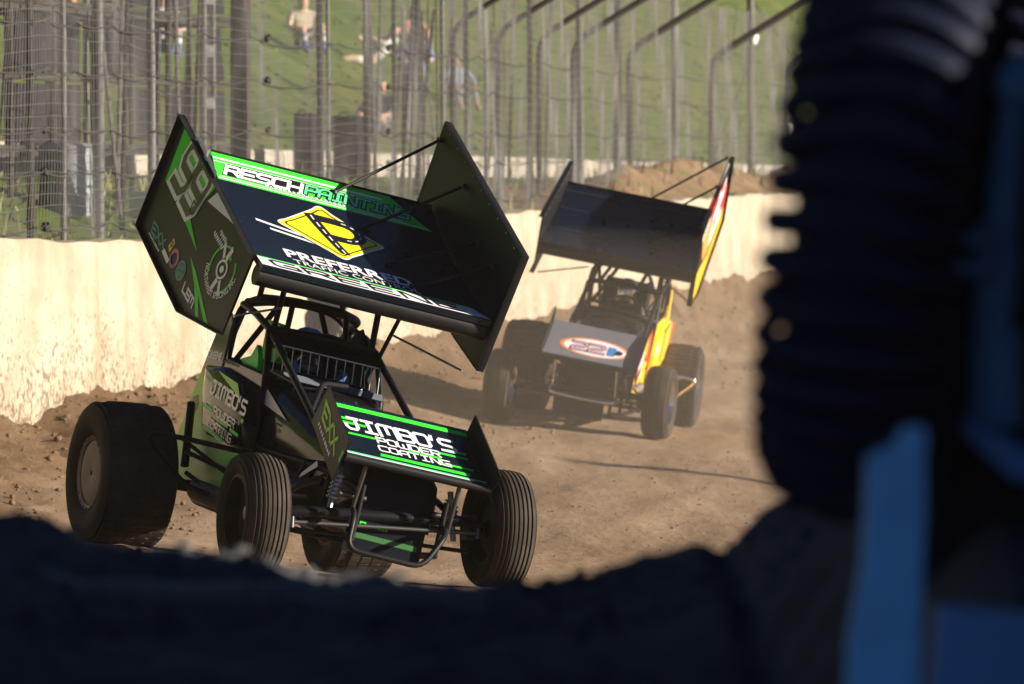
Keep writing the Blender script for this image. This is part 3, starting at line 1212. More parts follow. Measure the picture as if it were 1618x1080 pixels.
def wheel(parent, pos, roll, steer, rad, wid, rimr, ribs, outer, cover, chrome=False):
    """outer = -1 right side of the car, +1 left"""
    mtx = Matrix.Translation(pos) @ Matrix.Rotation(steer, 4, 'Z')
    w = empty('wheel', mtx)
    w.parent = parent
    hw = wid / 2
    t = MB()
    side = [(rimr, hw * .80), (rimr + .012, hw * .90), (rimr + (rad - rimr) * .35, hw * 1.03), (rimr + (rad - rimr) * .62, hw * 1.05),
            (rad - .050, hw * 1.01), (rad - .024, hw * .96)]
    tread = []
    if ribs:
        nr = ribs
        for i in range(nr):
            a = hw * .90 * (1 - 2 * i / nr)
            b = hw * .90 * (1 - 2 * (i + 1) / nr)
            cr = lambda y: rad - .020 * abs(y / hw) ** 2.5
            g_ = .006
            tread += [(cr(a) - .008, a - .001), (cr(a), a - g_), (cr(b), b + g_), (cr(b) - .008, b + .001)]
    else:
        for i in range(13):
            a = hw * .93 * (1 - 2 * i / 12)
            tread.append((rad - .030 * abs(a / hw) ** 3, a))
    n0 = len(side)
    prof = side + tread + [(r_, -h) for r_, h in reversed(side)]
    t.lathe(prof, 72, 'Y')
    npf = len(prof) - 1
    # material: tread rows dusty
    for k in range(72):
        for i in range(npf):
            if n0 - 1 <= i < n0 + len(tread):
                t.m[k * npf + i] = 1
    if not ribs:
        # sipes and block edges of the wide dirt tyre as shallow raised blocks
        t.mi = 1
        for k in range(44):
            a = 2 * math.pi * (k + .5) / 44
            for j in range(5):
                y = hw * (-.72 + .36 * j)
                rr_ = rad - .030 * abs(y / hw) ** 3
                mtxb = Matrix.Rotation(-a, 3, 'Y')
                t.box(mtxb @ Vector((rr_ - .004, y, 0)), (.018, hw * .30, 2 * math.pi * rad / 44 * .80), mtx=mtxb)
    t.build('tyre', [M_tyre, M_tread], w, smooth=50)
    r_ = MB()
    o = outer
    lip = hw * .86
    r_.lathe([(rimr + .006, o * lip), (rimr - .012, o * (lip + .006)), (rimr - .022, o * (lip - .02)), (rimr - .03, o * lip * .35), (.10, o * lip * .10), (0.0, o * lip * .12)], 48, 'Y')
    r_.lathe([(rimr + .004, -o * lip), (rimr - .02, -o * (lip - .01)), (rimr - .03, -o * lip * .3), (.12, -o * lip * .2), (0, -o * lip * .2)], 48, 'Y')
    r_.build('rim', M_chrome if chrome else M_rimblk, w)
    if cover:
        c_ = MB()
        c_.lathe([(0.0, o * (lip - .005)), (.012, o * (lip - .005)), (.020, o * (lip + .002)), (rimr * .55, o * (lip + .012)), (rimr - .03, o * (lip + .004)), (rimr - .018, o * (lip - .004))], 48, 'Y')
        c_.build('wheel_cover', M_cover, w)
        b_ = MB()
        b_.lathe([(rimr - .016, o * (lip + .004)), (rimr + .006, o * (lip + .016)), (rimr + .016, o * (lip + .004)), (rimr + .010, o * (lip - .01))], 48, 'Y')
        for k in range(20):
            a = 2 * math.pi * k / 20
            b_.lathe([(0, .012 * o), (.006, .012 * o), (.006, 0)], 6, 'Y', ((rimr) * math.cos(a), o * (lip + .008), rimr * math.sin(a)))
        b_.build('bead_ring', M_rimring, w)
        h_ = MB()
        h_.lathe([(0, o * (lip + .004)), (.014, o * (lip + .004)), (.014, o * (lip - .01))], 12, 'Y')
        h_.build('cover_hole', M_rimblk, w)
    else:
        hb = MB()
        hb.lathe([(.055, o * lip * .05), (.055, o * lip * .35), (.035, o * lip * .5), (0, o * lip * .5)], 18, 'Y')
        for k in range(6):
            a = 2 * math.pi * k / 6
            hb.lathe([(0, .02 * o), (.009, .02 * o), (.009, 0)], 6, 'Y', (.085 * math.cos(a), o * lip * .14, .085 * math.sin(a)))
        hb.build('hub', M_alloy, w)
        d_ = MB()
        d_.lathe([(.05, -o * lip * .5), (.13, -o * lip * .5), (.13, -o * lip * .58), (.05, -o * lip * .58)], 28, 'Y', closed=True)
        d_.build('brake_disc', M_rimblk, w)
    return w


def sprint_car(root, T, tyre_pos, live):
    """root: empty on the ground under the front axle; T: chassis pose within root; tyre_pos: wheel centres in root"""
    one = live == 'green'

    def B(mb, name, m_, parent=None, smooth=40.0):
        if parent is None:
            return mb.build(name, m_, root, T, smooth)
        return mb.build(name, m_, parent, None, smooth)

    def tubes(name, lst, m_, parent=None, r_=.019):
        mb = MB()
        for p in lst:
            rad = p[1] if isinstance(p, tuple) and isinstance(p[1], float) else r_
            path = p[0] if isinstance(p, tuple) and isinstance(p[1], float) else p
            mb.tube(fillet(path, .07, 4), rad, 10)
            if name in ('wing_strut', 'nose_wing_post', 'cage_brace', 'radius_rod', 'rear_rod'):
                B(mb, name, m_, parent)
                mb = MB()
        if mb.v:
            return B(mb, name, m_, parent)

    # ---- top wing
    yR, yL = -.78, .67
    CHORD_R = CHORD_R1 if one else CHORD_R2
    W = yL - yR
    cv = CHORD_R - CHORD_F
    CL = cv.length
    cx = cv.normalized()
    cn = Vector((0, 1, 0)).cross(cx)
    if cn.z < 0:
        cn = -cn
    S0 = -.13

    def wing_pt(a, s, w):
        """a across from the right board, s chordwise from the lettering line, w above the skin"""
        f = (s - S0) / CL
        dish = -.045 * math.sin(math.pi * min(1, max(0, f))) + .03 * max(0, f - .85) / .15 * .6
        return CHORD_F + cx * (s - S0) + cn * (dish + w) + Vector((0, yR + a, 0))

    SR = CL + S0
    rows = [S0 + CL * i / 14 for i in range(15)]
    b = MB()
    up = [[wing_pt(a, s, 0) for a in (.012, W / 2, W - .012)] for s in rows]
    dn = [[wing_pt(a, s, -.035) for a in (.012, W / 2, W - .012)] for s in rows]
    ring = [u + list(reversed(d)) for u, d in zip(up, dn)]
    b.loft(ring)
    wing = B(b, 'top_wing', M_wingblk)
    b = MB()
    c0 = CHORD_F + cx * .050 - cn * .084
    b.tube([c0 + Vector((0, yR + .012, 0)), c0 + Vector((0, 0, 0)), c0 + Vector((0, yL - .012, 0))], .060, 24)
    B(b, 'leading_edge', M_edge, wing)
    b = MB()
    q0, q1 = wing_pt(.012, SR, 0), wing_pt(W - .012, SR, 0)
    b.loft([[q + cn * k + cx * j for k, j in ((-.03, 0), (.014, .0), (.014, .006), (-.03, .006))] for q in (q0, q1)])
    B(b, 'trailing_lip', M_edge, wing, 0)
    cuts = [(1, s) for s in rows]

    def wdecal(fl, m_, lift, name='lettering'):
        return fl.build(name, wing, wing_pt, m_, lift, cuts)

    if one:
        wdecal(Flat().poly([(.014, 1.03), (.014, SR - .002), (1.16, SR - .002), (1.39, 1.03)]), M_green, .002, 'stripe')
        wdecal(Flat().poly([(.02, 1.245), (.02, 1.26), (1.10, 1.26), (1.10, 1.245)]).poly([(.02, 1.215), (.02, 1.222), (1.12, 1.222), (1.12, 1.215)]), M_white, .0035, 'stripe')
        wdecal(Flat().poly([(.02, 1.045), (.02, 1.055), (1.36, 1.055), (1.37, 1.045)]).poly([(.03, 1.07), (.03, 1.076), (1.2, 1.076), (1.2, 1.07)]), M_white, .0035, 'stripe')
        wdecal(Flat().poly([(.05, 1.09), (.10, 1.215), (.60, 1.215), (.57, 1.09)]), M_ink, .005, 'lettering')
        wdecal(Flat().stroke_text('RESCH', .07, 1.105, .55, .085, w=.27, gap=.22, shear=.3), M_white, .0065)
        wdecal(Flat().stroke_text('PAINTING', .58, 1.105, 1.24, .090, w=.40, gap=.20, shear=.3), M_ink, .0065)
        wdecal(Flat().stroke_text('PAINTING', .58, 1.105, 1.24, .088, w=.20, gap=.20, shear=.3), M_mint, .008)
        wdecal(Flat().marks(.32, 1.079, .90, .016, 20, 2), M_white, .0065)
        # yellow diamond with the letter P drawn as a road
        D_ = (.645, .66)

        def dia(r_, k):
            out = []
            for i in range(4):
                a = math.pi / 2 * i
                c_ = Vector((math.cos(a), math.sin(a))) * r_
                n1 = Vector((math.cos(a - .785), math.sin(a - .785)))
                t1 = Vector((-math.sin(a), math.cos(a)))
                for j in range(6):
                    f = -1 + 2 * j / 5
                    p = Vector((math.cos(a), math.sin(a))) * (r_ - k * abs(f) ** 1.6 - k * .35) + t1 * k * f
                    out.append((D_[0] + p.x, D_[1] + p.y))
            return out
        wdecal(Flat().poly(dia(.362, .06)), M_white, .003, 'emblem')
        wdecal(Flat().poly(dia(.345, .06)), M_yellow, .005, 'emblem')
        ln = dia(.305, .05)
        wdecal(Flat().line(ln + [ln[0]], .010), M_ink, .007, 'emblem')
        pl = Flat()
        pl.poly([(.515, .86), (.585, .88), (.705, .40), (.645, .40)])
        pl.poly([(.575, .87), (.70, .87), (.78, .80), (.585, .79)])
        pl.ring((.735, .72), .07, .145, -95, 95, n=18)
        pl.poly([(.60, .80), (.60, .865), (.735, .865), (.735, .79)])
        pl.poly([(.64, .575), (.62, .65), (.735, .65), (.735, .575)])
        wdecal(pl, M_ink, .007, 'emblem')
        for i in range(6):
            y = .84 - .078 * i
            wdecal(Flat().line([(.556 + .021 * i, y), (.565 + .021 * i, y - .04)], .010), M_white, .009, 'road_dash')
        for i in range(6):
            a0 = 85 - 32 * i
            wdecal(Flat().ring((.735, .72), .103, .112, a0 - 16, a0, n=4), M_white, .009, 'road_dash')
        wdecal(Flat().poly([(.16, .60), (.16, .628), (.40, .56), (.43, .525)]).poly([(.23, .515), (.23, .54), (.44, .495), (.49, .455)]), M_white, .003, 'stripe')
        wdecal(Flat().font_text('PREFERRED', .235, .135, 1.03, .118, bold=.028), M_white, .004)
        wdecal(Flat().font_text('TRAFFIC CONTROL', .26, .045, 1.05, .066), M_white, .004)
        wdecal(Flat().poly([(.014, -.115), (.014, .012), (1.36, .012), (1.435, -.115)]), M_white, .003, 'stripe')
        wdecal(Flat().poly([(.014, .012), (.014, .024), (1.35, .024), (1.36, .012)]), M_green, .003, 'stripe')
        gl = Flat().stroke_text('GREENE', .11, -.090, 1.27, .082, w=.25, gap=.34, shear=-.35)
        wdecal(gl, M_ink, .005)
    else:
        for s_ in (.30, .78, 1.12):
            wdecal(Flat().poly([(.02, s_), (.02, s_ + .012), (W - .02, s_ + .012), (W - .02, s_)]), mat('seam_strip', (.035, .04, .055), rough=.4, spec=.3), .004, 'seam')
    # ---- sideboards
    brd_r = [(-2.699, 2.349), (-.946, 1.602), (-1.169, 1.12), (-1.928, 1.197), (-3.012, 1.656)]
    brd_l = [(-2.262, 2.679), (-.635, 1.947), (-.909, 1.256), (-1.357, 1.417), (-2.49, 1.90)]
    if not one:
        brd_r = [(-2.35, 2.24), (-.80, 1.77), (-.88, 1.24), (-1.22, 1.36), (-2.5, 1.82)]
        brd_l = [(-2.45, 2.57), (-.72, 1.95), (-.86, 1.22), (-1.40, 1.30), (-2.62, 1.95)]
    boards = []
    for y, brd, sg in ((yR, brd_r, -1), (yL, brd_l, 1)):
        b = MB()
        b.prism(brd, .012, lambda u, v, w, y=y, sg=sg: Vector((u, y + sg * w, v)))
        bd = B(b, 'sideboard', M_board if sg < 0 else mat('board_shade_black', (.006, .007, .010), rough=.4, spec=.12), None, 30)  # left board: darker copy, the shade on its inner face put into the colour
        b = MB()
        c = Vector((sum(p[0] for p in brd) / len(brd), sum(p[1] for p in brd) / len(brd)))
        n_ = len(brd)
        for i in range(n_):
            if i == 1 and sg < 0:
                wd = .010
            else:
                wd = .042
            p, q = Vector(brd[i]), Vector(brd[(i + 1) % n_])
            e = (q - p).normalized()
            nn = Vector((-e.y, e.x))
            if nn.dot(c - p) < 0:
                nn = -nn
            th = .007
            qs = [p, q, q + nn * th, p + nn * th]
            y0_, y1_ = y - sg * .003, y + sg * wd
            vs = [(k.x, y0_, k.y) for k in qs] + [(k.x, y1_, k.y) for k in qs]
            b.add(vs, [(0, 1, 2, 3), (7, 6, 5, 4), (0, 4, 5, 1), (1, 5, 6, 2), (2, 6, 7, 3), (3, 7, 4, 0)])
        B(b, 'board_flange', M_edge, bd, 0)
        # row of rivet heads along the top edge, inner side
        b = MB()
        for i in range(9):
            f = .06 + .11 * i
            p = Vector(brd[0]).lerp(Vector(brd[1]), f) + (c - Vector(brd[0]).lerp(Vector(brd[1]), f)) * .05
            b.lathe([(0, .005), (.006, .004), (.008, 0)], 8, 'Y', (p.x, y - sg * .006, p.y))
        B(b, 'rivet_row', M_alloy, bd)
        boards.append(bd)
    fr_r = lambda u, v, w: Vector((u, yR - .012 - w, v))
    fr_l = lambda u, v, w: Vector((u, yL + .012 + w, v))
    bR, bL = boards
    if one:
        Flat().poly([(-2.60, 2.275), (-1.80, 1.96), (-2.17, 1.74), (-2.21, 1.74), (-2.73, 1.95)]).build('green_panel', bR, fr_r, M_green, .002)
        Flat().poly([(-2.28, 1.76), (-2.15, 1.76), (-1.88, 1.56)]).build('stripe', bR, fr_r, M_green, .0035)
        Flat().poly([(-1.98, 1.53), (-1.83, 1.45), (-1.42, 1.165), (-1.50, 1.175), (-1.70, 1.32), (-1.60, 1.19), (-1.66, 1.195), (-1.80, 1.37)]).build('stripe', bR, fr_r, M_green, .002)
        Flat().poly([(-1.76, 1.925), (-1.91, 1.86), (-1.47, 1.77), (-1.32, 1.735)]).build('stripe', bR, fr_r, M_lilac, .002)
        o_, ex, ey = (-2.66, 1.96), (.36, -.155), (.29, .30)

        def num(w):
            f = Flat()
            for k in range(2):
                for ln in GL['9']:
                    f.line([(.02 + k * .98 + p[0] * .80 - .05 * k, .02 + p[1] * .86) for p in ln], w)
            return f
        ex2, ey2 = (.27, -.122), (.285, .262)
        num(.36).xf((-2.62, 1.965), ex2, ey2).build('number_outline', bR, fr_r, M_lilac, .004)
        num(.17).xf((-2.62, 1.965), ex2, ey2).build('number', bR, fr_r, M_ink, .006)
        Flat().line([(0, 0), (0, 1), (.8, 1), (1, .7), (1, .3), (.8, 0), (0, 0)], .45).xf((-2.165, 1.795), (.065, -.03), (.035, .055)).build('number_outline', bR, fr_r, M_lilac, .004)
        Flat().line([(0, 0), (0, 1), (.8, 1), (1, .7), (1, .3), (.8, 0), (0, 0)], .22).xf((-2.165, 1.795), (.065, -.03), (.035, .055)).build('number', bR, fr_r, M_ink, .006)
        # round emblem with arcs and curved lettering
        C_ = (-1.40, 1.485)
        K = .62
        Flat().ring(C_, .205, .228, 60, 190, K).ring(C_, .205, .228, -95, 20, K).poly([(-1.30, 1.53), (-1.287, 1.545), (-1.27, 1.55), (-1.287, 1.557), (-1.297, 1.575), (-1.305, 1.557), (-1.32, 1.55), (-1.305, 1.543)]).build('emblem', bR, fr_r, M_green, .002)
        sp = Flat()
        sp.ring(C_, .07, .095, 0, 360, K).disc(C_, .035, K)
        for a in (55, 100, 235, 280):
            ca, sa = math.cos(R(a)), math.sin(R(a))
            sp.line([(C_[0] + .085 * ca, C_[1] + .085 * sa), (C_[0] + .17 * ca, C_[1] + .17 * sa * .8)], .04)
        sp.build('emblem', bR, fr_r, M_lilac, .003)
        Flat().font_text('NORTHWEST SPLICING INC.', 0, 0, .84, .058, bold=.02).arc_xf((C_[0], C_[1]), .275, 172, 1, K).build('lettering', bR, fr_r, M_lilac, .003)
        Flat().line([(.15 * i / 16, .016 + .016 * math.sin(i * 1.9)) for i in range(17)], .010).xf((-1.57, 1.68), (.93, -.36), (.36, .93)).build('lettering', bR, fr_r, M_lilac, .003)
        Flat().line([(.22 * i / 22, .016 + .016 * math.sin(i * 2.1)) for i in range(23)], .010).xf((-1.67, 1.67), (.93, -.36), (.36, .93)).build('lettering', bR, fr_r, M_lilac, .003)
        # small sponsor marks along the lower edge
        Flat().stroke_text('EXX', 0, 0, .30, .07, w=.26, shear=-.3).xf((-2.76, 1.635), (.95, -.32), (.32, .8)).build('lettering', bR, fr_r, M_teal, .003)
        Flat().marks(0, 0, .28, .020, 9, 3).xf((-2.80, 1.618), (.92, -.36), (.3, .8)).build('lettering', bR, fr_r, M_lilac, .003)
        Flat().poly([(-2.40, 1.57), (-2.33, 1.62), (-2.29, 1.585), (-2.36, 1.53)]).build('emblem', bR, fr_r, M_yellow, .003)
        Flat().stroke_text('P', 0, 0, .03, .04, w=.3).xf((-2.36, 1.56), (.93, -.36), (.36, .93)).build('emblem', bR, fr_r, M_ink, .005)
        Flat().poly([(-2.50, 1.53), (-2.46, 1.55), (-2.32, 1.485), (-2.355, 1.462)]).build('emblem', bR, fr_r, M_lilac, .003)
        Flat().ring((-2.25, 1.50), .05, .085, 0, 360, .7).build('emblem', bR, fr_r, M_pink, .003)
        Flat().ring((-2.25, 1.50), .052, .08, 150, 300, .7).build('emblem', bR, fr_r, M_violet, .005)
        Flat().disc((-2.085, 1.437), .085, .72).build('emblem', bR, fr_r, M_teal, .003)
        Flat().ring((-2.085, 1.437), .055, .063, 0, 360, .72).line([(-2.14, 1.44), (-2.03, 1.43)], .008).line([(-2.09, 1.39), (-2.08, 1.485)], .008).build('emblem', bR, fr_r, M_ink, .005)
        Flat().stroke_text('LEM', 0, 0, .24, .06, w=.3, gap=.2).xf((-1.98, 1.325), (.93, -.36), (.3, .8)).build('lettering', bR, fr_r, M_lilac, .003)
    else:
        Flat().poly([(-2.55, 2.28), (-2.05, 2.40), (-1.5, 2.16), (-1.7, 1.75), (-2.55, 1.93)]).build('red_panel', bL, fr_l, M_red, .002)
        f = Flat()
        f.stroke_text('22', 0, 0, .62, .46, w=.24, gap=.25)
        f.xf((-1.72, 1.80), (-.92, .38), (.10, .95)).build('number', bL, fr_l, M_white, .004)
        Flat().poly([(-2.62, 1.95), (-2.58, 2.08), (-1.75, 1.66), (-1.25, 1.55), (-.88, 1.42), (-.86, 1.22), (-1.40, 1.31)]).build('stripe', bL, fr_l, M_flame, .003)
        Flat().poly([(-1.55, 2.06), (-1.05, 1.86), (-1.35, 1.62), (-1.70, 1.70)]).build('stripe', bL, fr_l, M_orange, .0035)
        f = Flat().marks(0, 0, .42, .10, 4, 7)
        f.xf((-1.03, 1.80), (-.90, .42), (.1, .95)).build('lettering', bL, fr_l, M_white, .005)
        Flat().poly([(-1.4, 2.22), (-1.15, 2.12), (-1.2, 2.02), (-1.45, 2.12)]).build('stripe', bL, fr_l, M_red, .003)
    # ---- wing hardware
    for (a, s, x, z) in ((.78, 1.20, -2.25, 2.56), (.90, .86, -1.72, 2.30), (1.02, .14, -1.00, 1.86), (.95, .42, -1.30, 1.98)):
        p0 = wing_pt(a, s, 0)
        b = MB()
        b.tube([p0, (x, yL - .01, z)], .010, 8)
        b.lathe([(.0, .02), (.022, .016), (.026, 0)], 10, 'Z', p0)
        b.box((x, yL - .015, z), (.05, .02, .03))
        B(b, 'board_brace', M_edge, wing)
    for (x0, z0, x1, z1) in ((-1.15, 1.40, -1.02, 1.28),):
        b = MB()
        b.tube([(-1.50, -.36, 1.35), (-1.10, yR + .01, 1.24)], .007, 8)
        b.tube([(-1.50, .36, 1.35), (-1.10, yL - .01, 1.24)], .007, 8)
        B(b, 'board_stay', M_alloy, wing)
    tubes('wing_strut', [([(-1.66, -.31, 1.20), (-1.60, -.31, 1.83)], .017), ([(-1.66, .31, 1.20), (-1.74, .31, 1.88)], .019),
                         ([(-1.60, .34, 1.20), (-1.30, .36, 1.70)], .013), ([(-2.15, -.26, 1.38), (-2.12, -.26, 2.05)], .017),
                         ([(-2.15, .26, 1.38), (-2.12, .26, 2.05)], .017)], M_frame)
    # ---- roll cage
    hoop = [(-2.15, -.36, .30), (-2.15, -.37, 1.18), (-2.15, -.35, 1.33), (-2.15, -.24, 1.40), (-2.15, .0, 1.425), (-2.15, .24, 1.40), (-2.15, .36, 1.31), (-2.15, .37, 1.15), (-2.15, .36, .30)]
    halo = [(-2.13, -.355, 1.335), (-1.90, -.355, 1.30), (-1.63, -.335, 1.215), (-.66, -.34, .80), (-.25, -.30, .55)]
    halo_l = [(p[0], -p[1], p[2]) for p in halo]
    tubes('roll_cage', [(hoop, .024), (halo, .021), (halo_l, .021),
                        ([(-1.64, -.34, 1.222), (-1.60, 0, 1.245), (-1.64, .34, 1.222)], .024),
                        ([(-1.62, -.345, 1.21), (-1.46, -.36, .95), (-1.44, -.36, .20)], .021),
                        ([(-1.62, .345, 1.21), (-1.46, .36, .95), (-1.44, .36, .20)], .021),
                        ([(-2.13, -.33, 1.35), (-1.90, -.28, 1.385), (-1.80, -.14, 1.41), (-1.80, .14, 1.41), (-1.90, .28, 1.385), (-2.13, .33, 1.35)], .028),
                        ([(-2.13, -.24, 1.40), (-1.82, -.17, 1.405)], .022), ([(-2.13, .24, 1.40), (-1.82, .17, 1.405)], .022),
                        ([(-1.82, -.17, 1.40), (-1.63, -.24, 1.235)], .018), ([(-1.82, .17, 1.40), (-1.63, .13, 1.24)], .018),
                        ([(-2.13, -.12, 1.41), (-2.12, -.33, 1.0)], .018), ([(-2.13, .12, 1.41), (-2.12, .33, 1.0)], .018),
                        ([(-2.15, -.36, 1.0), (-2.15, .36, 1.0)], .018),
                        ([(-2.15, -.33, 1.33), (-2.75, -.25, .62)], .018), ([(-2.15, .33, 1.33), (-2.75, .25, .62)], .018),
                        ([(-1.46, -.36, .95), (-2.15, -.37, .99)], .019), ([(-1.46, .36, .95), (-2.15, .37, .99)], .019)], M_frame)
    tubes('cage_brace', [([(-.70, -.335, .815), (-.98, -.20, .985), (-1.25, .05, 1.00)], .015), ([(-.72, -.33, .82), (-1.05, -.33, .95), (-1.40, -.34, .985)], .014),
                         ([(-1.62, .34, 1.20), (-1.50, .25, 1.05), (-1.42, .33, .93)], .014)], M_frame)
    # ---- lower frame rails
    fl = []
    for s in (-1, 1):
        fl += [([(.12, s * .25, .20), (-.4, s * .31, .16), (-1.5, s * .35, .13), (-2.2, s * .35, .15), (-2.65, s * .28, .30), (-2.75, s * .25, .62)], .019),
               ([(.12, s * .25, .46), (-.3, s * .30, .52), (-1.44, s * .36, .55), (-2.15, s * .36, .60)], .019),
               ([(.12, s * .25, .20), (.12, s * .25, .50)], .016), ([(-.30, s * .30, .17), (-.28, s * .30, .54)], .016), ([(-.95, s * .335, .15), (-.60, s * .33, .53)], .016)]
    fl += [([(-1.5, -.35, .13), (-1.5, .35, .13)], .018)]
    tubes('chassis_frame', fl, M_frame)
    # ---- bodywork
    def sec(x, hw, zt, zb, k=.35, n=7):
        pts = []
        for i in range(n):
            a = math.pi * i / (n - 1)
            pts.append((x, -hw * math.copysign(abs(math.cos(a)) ** k, math.cos(a)), zb + (zt - zb) * (.45 + .55 * math.sin(a) ** .6)))
        return [(x, -hw * .98, zb)] + pts + [(x, hw * .98, zb)]
    b = MB()
    b.loft([sec(-1.43, .335, .975, .52), sec(-1.25, .335, .955, .50), sec(-.95, .325, .885, .48), sec(-.62, .30, .785, .45), (sec(-.30, .275, .69, .42)), sec(-.20, .262, .66, .40)])
    hood = B(b, 'hood', M_body, None, 60)
    b = MB()
    b.loft([sec(-.24, .268, .675, .36), sec(-.12, .266, .65, .32), sec(-.04, .256, .62, .30), sec(-.01, .235, .58, .32)])
    cowl = B(b, 'nose_cowl', mat('cowl_satin', (.005, .007, .012), rough=.38, spec=.10), None, 50)
    # side panels
    side = [(-2.22, 1.27), (-2.38, 1.16), (-2.46, .98), (-2.52, .84), (-2.64, .50), (-2.56, .25), (-1.36, .22), (-1.34, .62), (-1.47, .955), (-2.10, 1.0), (-2.17, 1.22)]
    for s in (-1, 1):
        b = MB()
        b.prism(side, .012, lambda u, v, w, s=s: Vector((u, s * (.372 + w), v)))
        sp_ = B(b, 'side_panel', M_body if one else (M_flame if s > 0 else M_black), None, 25)
        # swollen elbow panel
        bul = [(-2.31, .945), (-2.27, .78), (-2.13, .57), (-1.66, .515), (-1.40, .53), (-1.37, .66), (-1.56, .895), (-2.05, .955)]
        cb = Vector((sum(p[0] for p in bul) / 8, sum(p[1] for p in bul) / 8))
        rings = []
        for k, d in ((1.0, .384), (.985, .415), (.93, .440), (.80, .452), (.4, .458), (.03, .459)):
            rings.append([(cb.x + (p[0] - cb.x) * k, s * d, cb.y + (p[1] - cb.y) * k) for p in bul])
        b = MB()
        b.loft(rings)
        bp = B(b, 'elbow_panel', M_body if one else (M_flame if s > 0 else M_black), None, 45)
        frs = lambda u, v, w, s=s: Vector((u, s * (.384 + w), v))
        frb = lambda u, v, w, s=s: Vector((u, s * (.4595 + w), v))
        if one and s < 0:
            Flat().poly([(-2.52, .835), (-2.64, .50), (-2.56, .26), (-1.50, .23), (-1.50, .49), (-1.70, .50), (-2.16, .55), (-2.30, .78), (-2.47, .93)]).build('stripe', sp_, frs, M_lime, .002)
            Flat().poly([(-2.30, .50), (-2.36, .26), (-1.50, .23), (-1.50, .47), (-1.9, .50)]).build('stripe', sp_, frs, M_green, .0035)
            Flat().font_text('GREENE', -2.44, .985, -2.20, .045, bold=.03).build('lettering', sp_, frs, M_lilac, .003)
            Flat().poly([(-2.46, .905), (-2.42, .93), (-2.33, .90), (-2.36, .865), (-2.44, .88)]).build('emblem', sp_, frs, M_orange, .003)
            Flat().poly([(-2.52, .74), (-2.44, .76), (-2.40, .70), (-2.44, .64), (-2.50, .68)]).build('emblem', sp_, frs, mat('bronze_print', (.16, .10, .06), rough=.5), .004)
            Flat().poly([(-2.0, .925), (-1.62, .875), (-1.49, .76), (-1.56, .80)]).build('stripe', bp, frb, M_lime, .002)
            Flat().stroke_text("JIMBO'S", 0, 0, .66, .075, w=.24, gap=.2).xf((-2.04, .79), (.985, -.125), (.0, 1.0)).build('lettering', bp, frb, M_white, .004)
            Flat().stroke_text('POWDER', 0, 0, .40, .045, w=.22, gap=.25).xf((-1.91, .672), (.985, -.13), (.0, 1.0)).build('lettering', bp, frb, M_white, .004)
            Flat().stroke_text('COATING', 0, 0, .46, .045, w=.22, gap=.25).xf((-1.97, .602), (.985, -.15), (.0, 1.0)).build('lettering', bp, frb, M_white, .004)
            for pp in ([(-2.12, .70), (-2.12, .725), (-1.93, .70), (-1.93, .675)], [(-1.82, .635), (-1.82, .66), (-1.62, .632), (-1.62, .61)], [(-1.58, .60), (-1.58, .62), (-1.42, .595), (-1.42, .575)],
                       [(-2.06, .58), (-2.02, .605), (-1.60, .53), (-1.66, .525)], [(-2.08, .85), (-2.08, .875), (-1.95, .86), (-1.95, .835)], [(-1.44, .67), (-1.42, .69), (-1.38, .675), (-1.40, .655)]):
                Flat().poly(pp).build('stripe', bp, frb, M_green, .0025)
        if not one and s > 0:
            Flat().poly([(-2.46, .98), (-2.60, .50), (-2.50, .28), (-1.38, .25), (-1.36, .60), (-1.46, .94), (-2.1, .985)]).build('stripe', sp_, frs, M_flame, .002)
            Flat().poly([(-2.05, .95), (-1.62, .90), (-1.48, .62), (-2.1, .60)]).build('stripe', bp, frb, M_flame, .002)
            Flat().poly([(-2.28, .93), (-2.12, .95), (-1.95, .56), (-2.13, .57)]).build('stripe', bp, frb, M_red, .003)
    # cockpit surround, dash, screen
    b = MB()
    b.tube(fillet([(-1.47, -.355, .965), (-1.36, -.20, 1.0), (-1.36, .20, 1.0), (-1.47, .355, .965)], .1, 5), .022, 10)
    B(b, 'cowl_rim', M_black)
    b = MB()
    b.box((-1.52, 0, .90), (.05, .66, .20), mtx=Matrix.Rotation(.2, 3, 'Y'))
    B(b, 'dash_panel', M_black, None, 0)
    if one:
        b = MB()
        b.prism([(-1.52, .985), (-1.34, 1.0), (-1.30, .965), (-1.48, .95)], .62, lambda u, v, w: Vector((u, -.31 + w, v)))
        B(b, 'cowl_lip', mat('grey_cowl_lip', (.10, .11, .14), rough=.35, coat=.4), None, 30)
        b = MB()
        zt, zb = 1.145, .985
        b.tube([(-1.46, -.36, zt), (-1.46, .30, zt)], .0045, 6)
        b.tube([(-1.44, -.35, zb), (-1.44, .32, zb)], .0045, 6)
        for i in range(13):
            y = -.35 + .66 * i / 12
            b.tube([(-1.46, y, zt + .004), (-1.44, y + .012, zb - .004)], .0028, 6)
        B(b, 'rock_screen', M_alloy)
    if one:
        b = MB()
        b.prism([(-1.72, 1.165), (-1.60, 1.22), (-1.56, 1.18), (-1.68, 1.12)], .66, lambda u, v, w: Vector((u, -.33 + w, v)))
        B(b, 'cage_visor', M_black, None, 30)
    b = MB()
    b.tube([(-1.50, 0.02, .93), (-1.66, 0.02, .99)], .016, 8)
    pts = [(-1.665 - .05 * math.sin(a), .02 + .15 * math.cos(a), .99 + .145 * math.sin(a)) for a in [2 * math.pi * i / 20 for i in range(20)]]
    b.tube(pts, .012, 8, closed=True)
    for a in (0.5, 2.64, 4.71):
        b.tube([(-1.665, .02, .99), (-1.665 - .05 * math.sin(a), .02 + .15 * math.cos(a), .99 + .145 * math.sin(a))], .008, 6)
    B(b, 'steering_wheel', M_frame)
    # seat with head surround
    b = MB()
